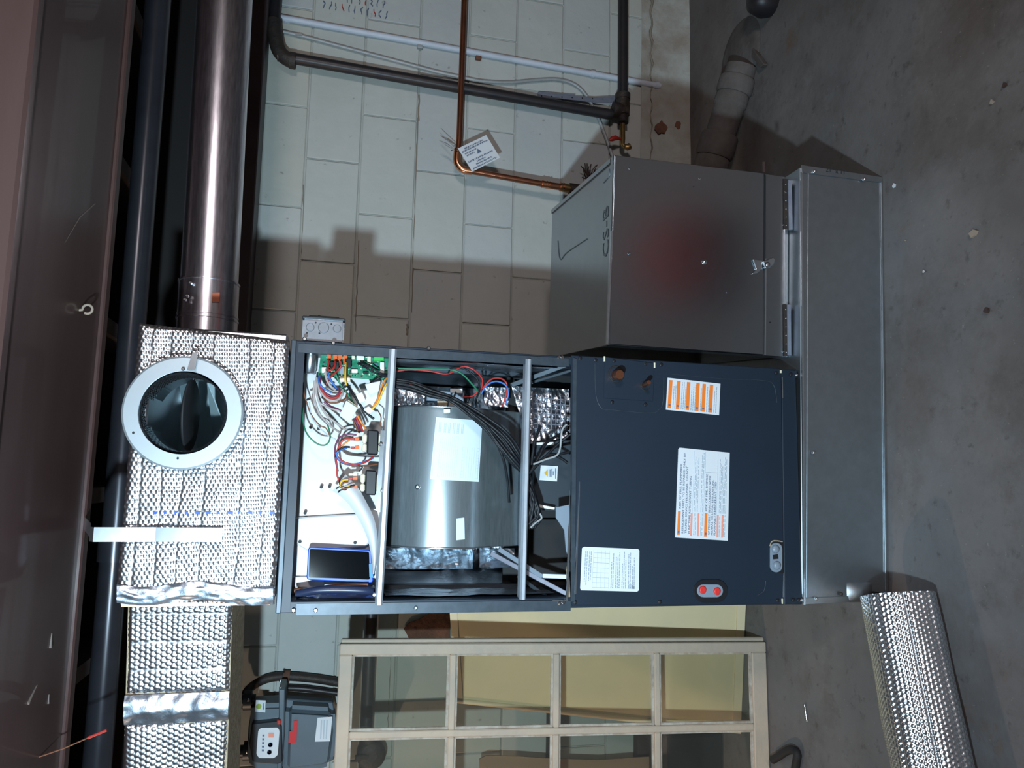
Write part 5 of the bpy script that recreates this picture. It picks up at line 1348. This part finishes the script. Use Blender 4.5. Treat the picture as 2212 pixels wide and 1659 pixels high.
sbar(a_st, A_END - a_st, b_top, shh, 'top_rail'); sbar(a_st, A_END - a_st, 0, b_bot, 'bottom_rail')
sbar(0, .010, 0, shh, 'edge_moulding', M_sash, -.020, .012, .003); sbar(-.012, 0.0, 0, shh * .998, 'edge_moulding', M_sash, -.018, .004, .003)
cols = [(a_st, a_st + pw), (a_st + pw + mw, a_st + 2 * pw + mw), (a_st + 2 * pw + 2 * mw, a_st + 3 * pw + 2 * mw)]
for k in range(2): sbar(cols[k][1], cols[k][1] + mw, b_bot, b_top, 'muntin', bev=.003)
lv_ = [b_bot] + [v for h3 in reversed(hb) for v in h3] + [b_top]
rows = [(lv_[i], lv_[i + 1]) for i in range(0, len(lv_), 2)]
for (h0, h1) in hb:
    for c0, c1 in cols: sbar(c0, c1, min(h0, h1), max(h0, h1), 'muntin', bev=.003)
for (c0, c1) in cols:
    for (r0, r1) in rows:
        pane = MB(); pane.hexa([sp(c0 - .003, r0 - .003, -.002), sp(c1 + .003, r0 - .003, -.002), sp(c1 + .003, r0 - .003, .001), sp(c0 - .003, r0 - .003, .001)],
                              [sp(c0 - .003, r1 + .003, -.002), sp(c1 + .003, r1 + .003, -.002), sp(c1 + .003, r1 + .003, .001), sp(c0 - .003, r1 + .003, .001)])
        po = pane.build('pane', M_glass, ws)
        for (e0, e1, f0, f1_) in ((c0, c0 + .007, r0, r1), (c1 - .007, c1, r0, r1), (c0, c1, r0, r0 + .008), (c0, c1, r1 - .006, r1)):
            k = random.uniform(.6, 1.0)
            m2_ = MB(); m2_.hexa([sp(e0, f0, .002), sp(e1, f0, .002), sp(e1, f0, .010 * k), sp(e0, f0, .010 * k)], [sp(e0, f1_, .002), sp(e1, f1_, .002), sp(e1, f1_, .010 * k), sp(e0, f1_, .010 * k)])
            m2_.build('putty', M_putty, po)
# things stored behind the sash
bt = MB().box(-1.9, -.48, W - .045, W - .006, at(1185, 1600, W).z - .02, at(1185, 1600, W).z + .012)
tag(bt.build('wall_batten', M_wood_dark), 'dark narrow timber batten fixed along the wall, seen through the sash glass', 'batten')
z_b = at(1378, 1600, W - .06).z
db = MB().box(-2.2, -.62, W - .06, W - .012, .002, z_b)
tag(db.build('dark_board', M_wood_dark, bev=.004), 'dark brown board standing along the foot of the wall behind the sash', 'board')
cbx = empty('cardboard_sheet', (-1.1, 2.8, .01), 'brown cardboard sheet standing on edge behind the sash panes', 'cardboard')
cz0 = 0.004; cpt = [at(1036, 1640, W - .11), at(1052, 1632, W - .11), at(1120, 1634, W - .11), at(1175, 1638, W - .11), at(1240, 1640, W - .11), at(1290, 1642, W - .11)]
out_ = [Vector((p.x, W - .11, p.z)) for p in cpt]
lowx = out_[-1].x
MB().poly([Vector((out_[0].x - .45, W - .11, out_[0].z - .02))] + out_ + [Vector((lowx, W - .11, cz0)), Vector((out_[0].x - .45, W - .11, cz0))], (0, .006, 0)).build('sheet', M_card, cbx)
bxq = MB().box(-1.35, at(1500, 1588, 2.64).x, 2.64, 2.79, .002, at(1437, 1620, 2.64).z)
bo = tag(bxq.build('dark_crate', M_black_plastic, bev=.008), 'dark crate on the floor behind the lowest sash pane', 'crate')

# ------------------------------------------------------------------ soil pipe on the floor
sl2 = empty('soil_pipe', (1.35, 2.42, 0), 'dusty grey clay drain pipe with hubs lying across the floor corner by the wall', 'pipe')
e0 = atz(1596, 128, .055); e1 = atz(1520, 372, .135)
g0 = Vector((e0.x, e0.y, .035)); g1 = Vector((e1.x, min(e1.y, 2.72), .115))
gd_ = (g1 - g0).normalized(); gl = (g1 - g0).length
def gpt(t): return g0 + (g1 - g0) * t
MB().tube([gpt(.06), gpt(1.5)], .056, 28).build('pipe_barrel', M_clay, sl2, fix=False)
for t0, t1, r in ((.16, .30, .066), (.30, .42, .061), (.66, .86, .070), (.86, .98, .064)):
    MB().tube([gpt(t0), gpt(t0 + .02), gpt(t1 - .02), gpt(t1)], [r * .94, r, r, r * .92], 28).build('hub', M_clay, sl2, fix=False)
hc = MB(); hc.lathe(atz(1600, 122, .0), (0, 0, 1), [(.14, .001), (.125, .012), (.10, .014), (.05, .02)], 26)
hc.build('mortar_collar', M_clay, sl2)
ck = MB(); c_ = [atz(1634, 104, .001), atz(1660, 140, .001), atz(1650, 148, .001), atz(1632, 122, .001)]
ck.poly(c_, (0, 0, .018)); tag(ck.build('concrete_chip', M_clay, bev=.003), 'flat pale concrete sliver on the floor beside the drain pipe end', 'chip')

# ------------------------------------------------------------------ small things on the floor
def floor_thing(name, mb, mm, label, cat, bev=0): return tag(mb.build(name, mm, bev=bev), label, cat)
hk_ = spline([atz(x, y, .016) for x, y in ((1668, 1642), (1682, 1634), (1700, 1622), (1714, 1620), (1722, 1630), (1720, 1648), (1716, 1672))], 6)
floor_thing('rubber_strap', MB().tube(hk_, [.007] + [.0125] * (len(hk_) - 2) + [.009], 10), M_black_rubber, 'black hooked piece of rubber strap on the floor at lower left', 'strap')
nl = MB(); a_, b_n = atz(1738, 1524, .004), atz(1743, 1558, .004); nl.tube([a_, b_n], .0026, 8); nl.tube([a_, a_ + (a_ - b_n).normalized() * .002], .005, 8)
floor_thing('nail', nl, M_screw, 'bright nail lying on the floor near the sash', 'nail')
def chip_(x, y, r, mm, label, h=.006, n=6, name='paper_chip'):
    c = atz(x, y, .0005); pts = []
    for k in range(n):
        q = r * random.uniform(.45, 1.2); a2 = 2 * math.pi * k / n; pts.append(c + Vector((math.cos(a2) * q, math.sin(a2) * q, 0)))
    floor_thing(name, MB().poly(pts, (0, 0, h)), mm, label, 'debris')
chip_(2106, 505, .012, M_debris, 'pale torn chip alone on the floor right of the base', .006, 5)
chip_(2144, 222, .008, M_debris, 'thin tan splinter on the floor far right', .004, 4)
chip_(1999, 586, .0045, M_screw, 'tiny shiny nut on the floor in front of the base', .005, 6, 'nut')
chip_(1957, 520, .003, M_debris, 'pale crumb on the floor close to the base middle', .003, 5)
chip_(2172, 185, .006, M_wood_dark, 'dark crumb on the floor beside the tan splinter', .006, 6)
chip_(2134, 670, .008, M_wood_dark, 'dark pebble on the floor lower right', .006, 7)
chip_(1932, 402, .007, M_label, 'small white paper scrap by the right end of the base', .002, 5)
lump = MB(); lc = atz(1652, 2, .03)
lump.lathe((lc.x, lc.y, .001), (0, 0, 1), [(.05, 0), (.058, .03), (.045, .075), (.02, .09), (.001, .092)], 16)
floor_thing('dark_lump', lump, M_iron, 'dark blue grey object at the edge of the floor past the drain pipe', 'lump')
# unseen red bag added on the floor for its red blur in the riser door
tbg = empty('red_blur_bag', (.82, .70, 0), 'unseen red bag added right of the camera for its blurred red reflection', 'bag')
MB().box(.66, .98, .54, .86, .002, .20).build('bag_body', M_red_fabric, tbg, bev=.04, seg=3)
MB().tube([(.69, .70, .19), (.73, .70, .26), (.91, .70, .26), (.95, .70, .19)], .012, 10, smooth_path=5).build('handle', M_black_rubber, tbg, fix=False)
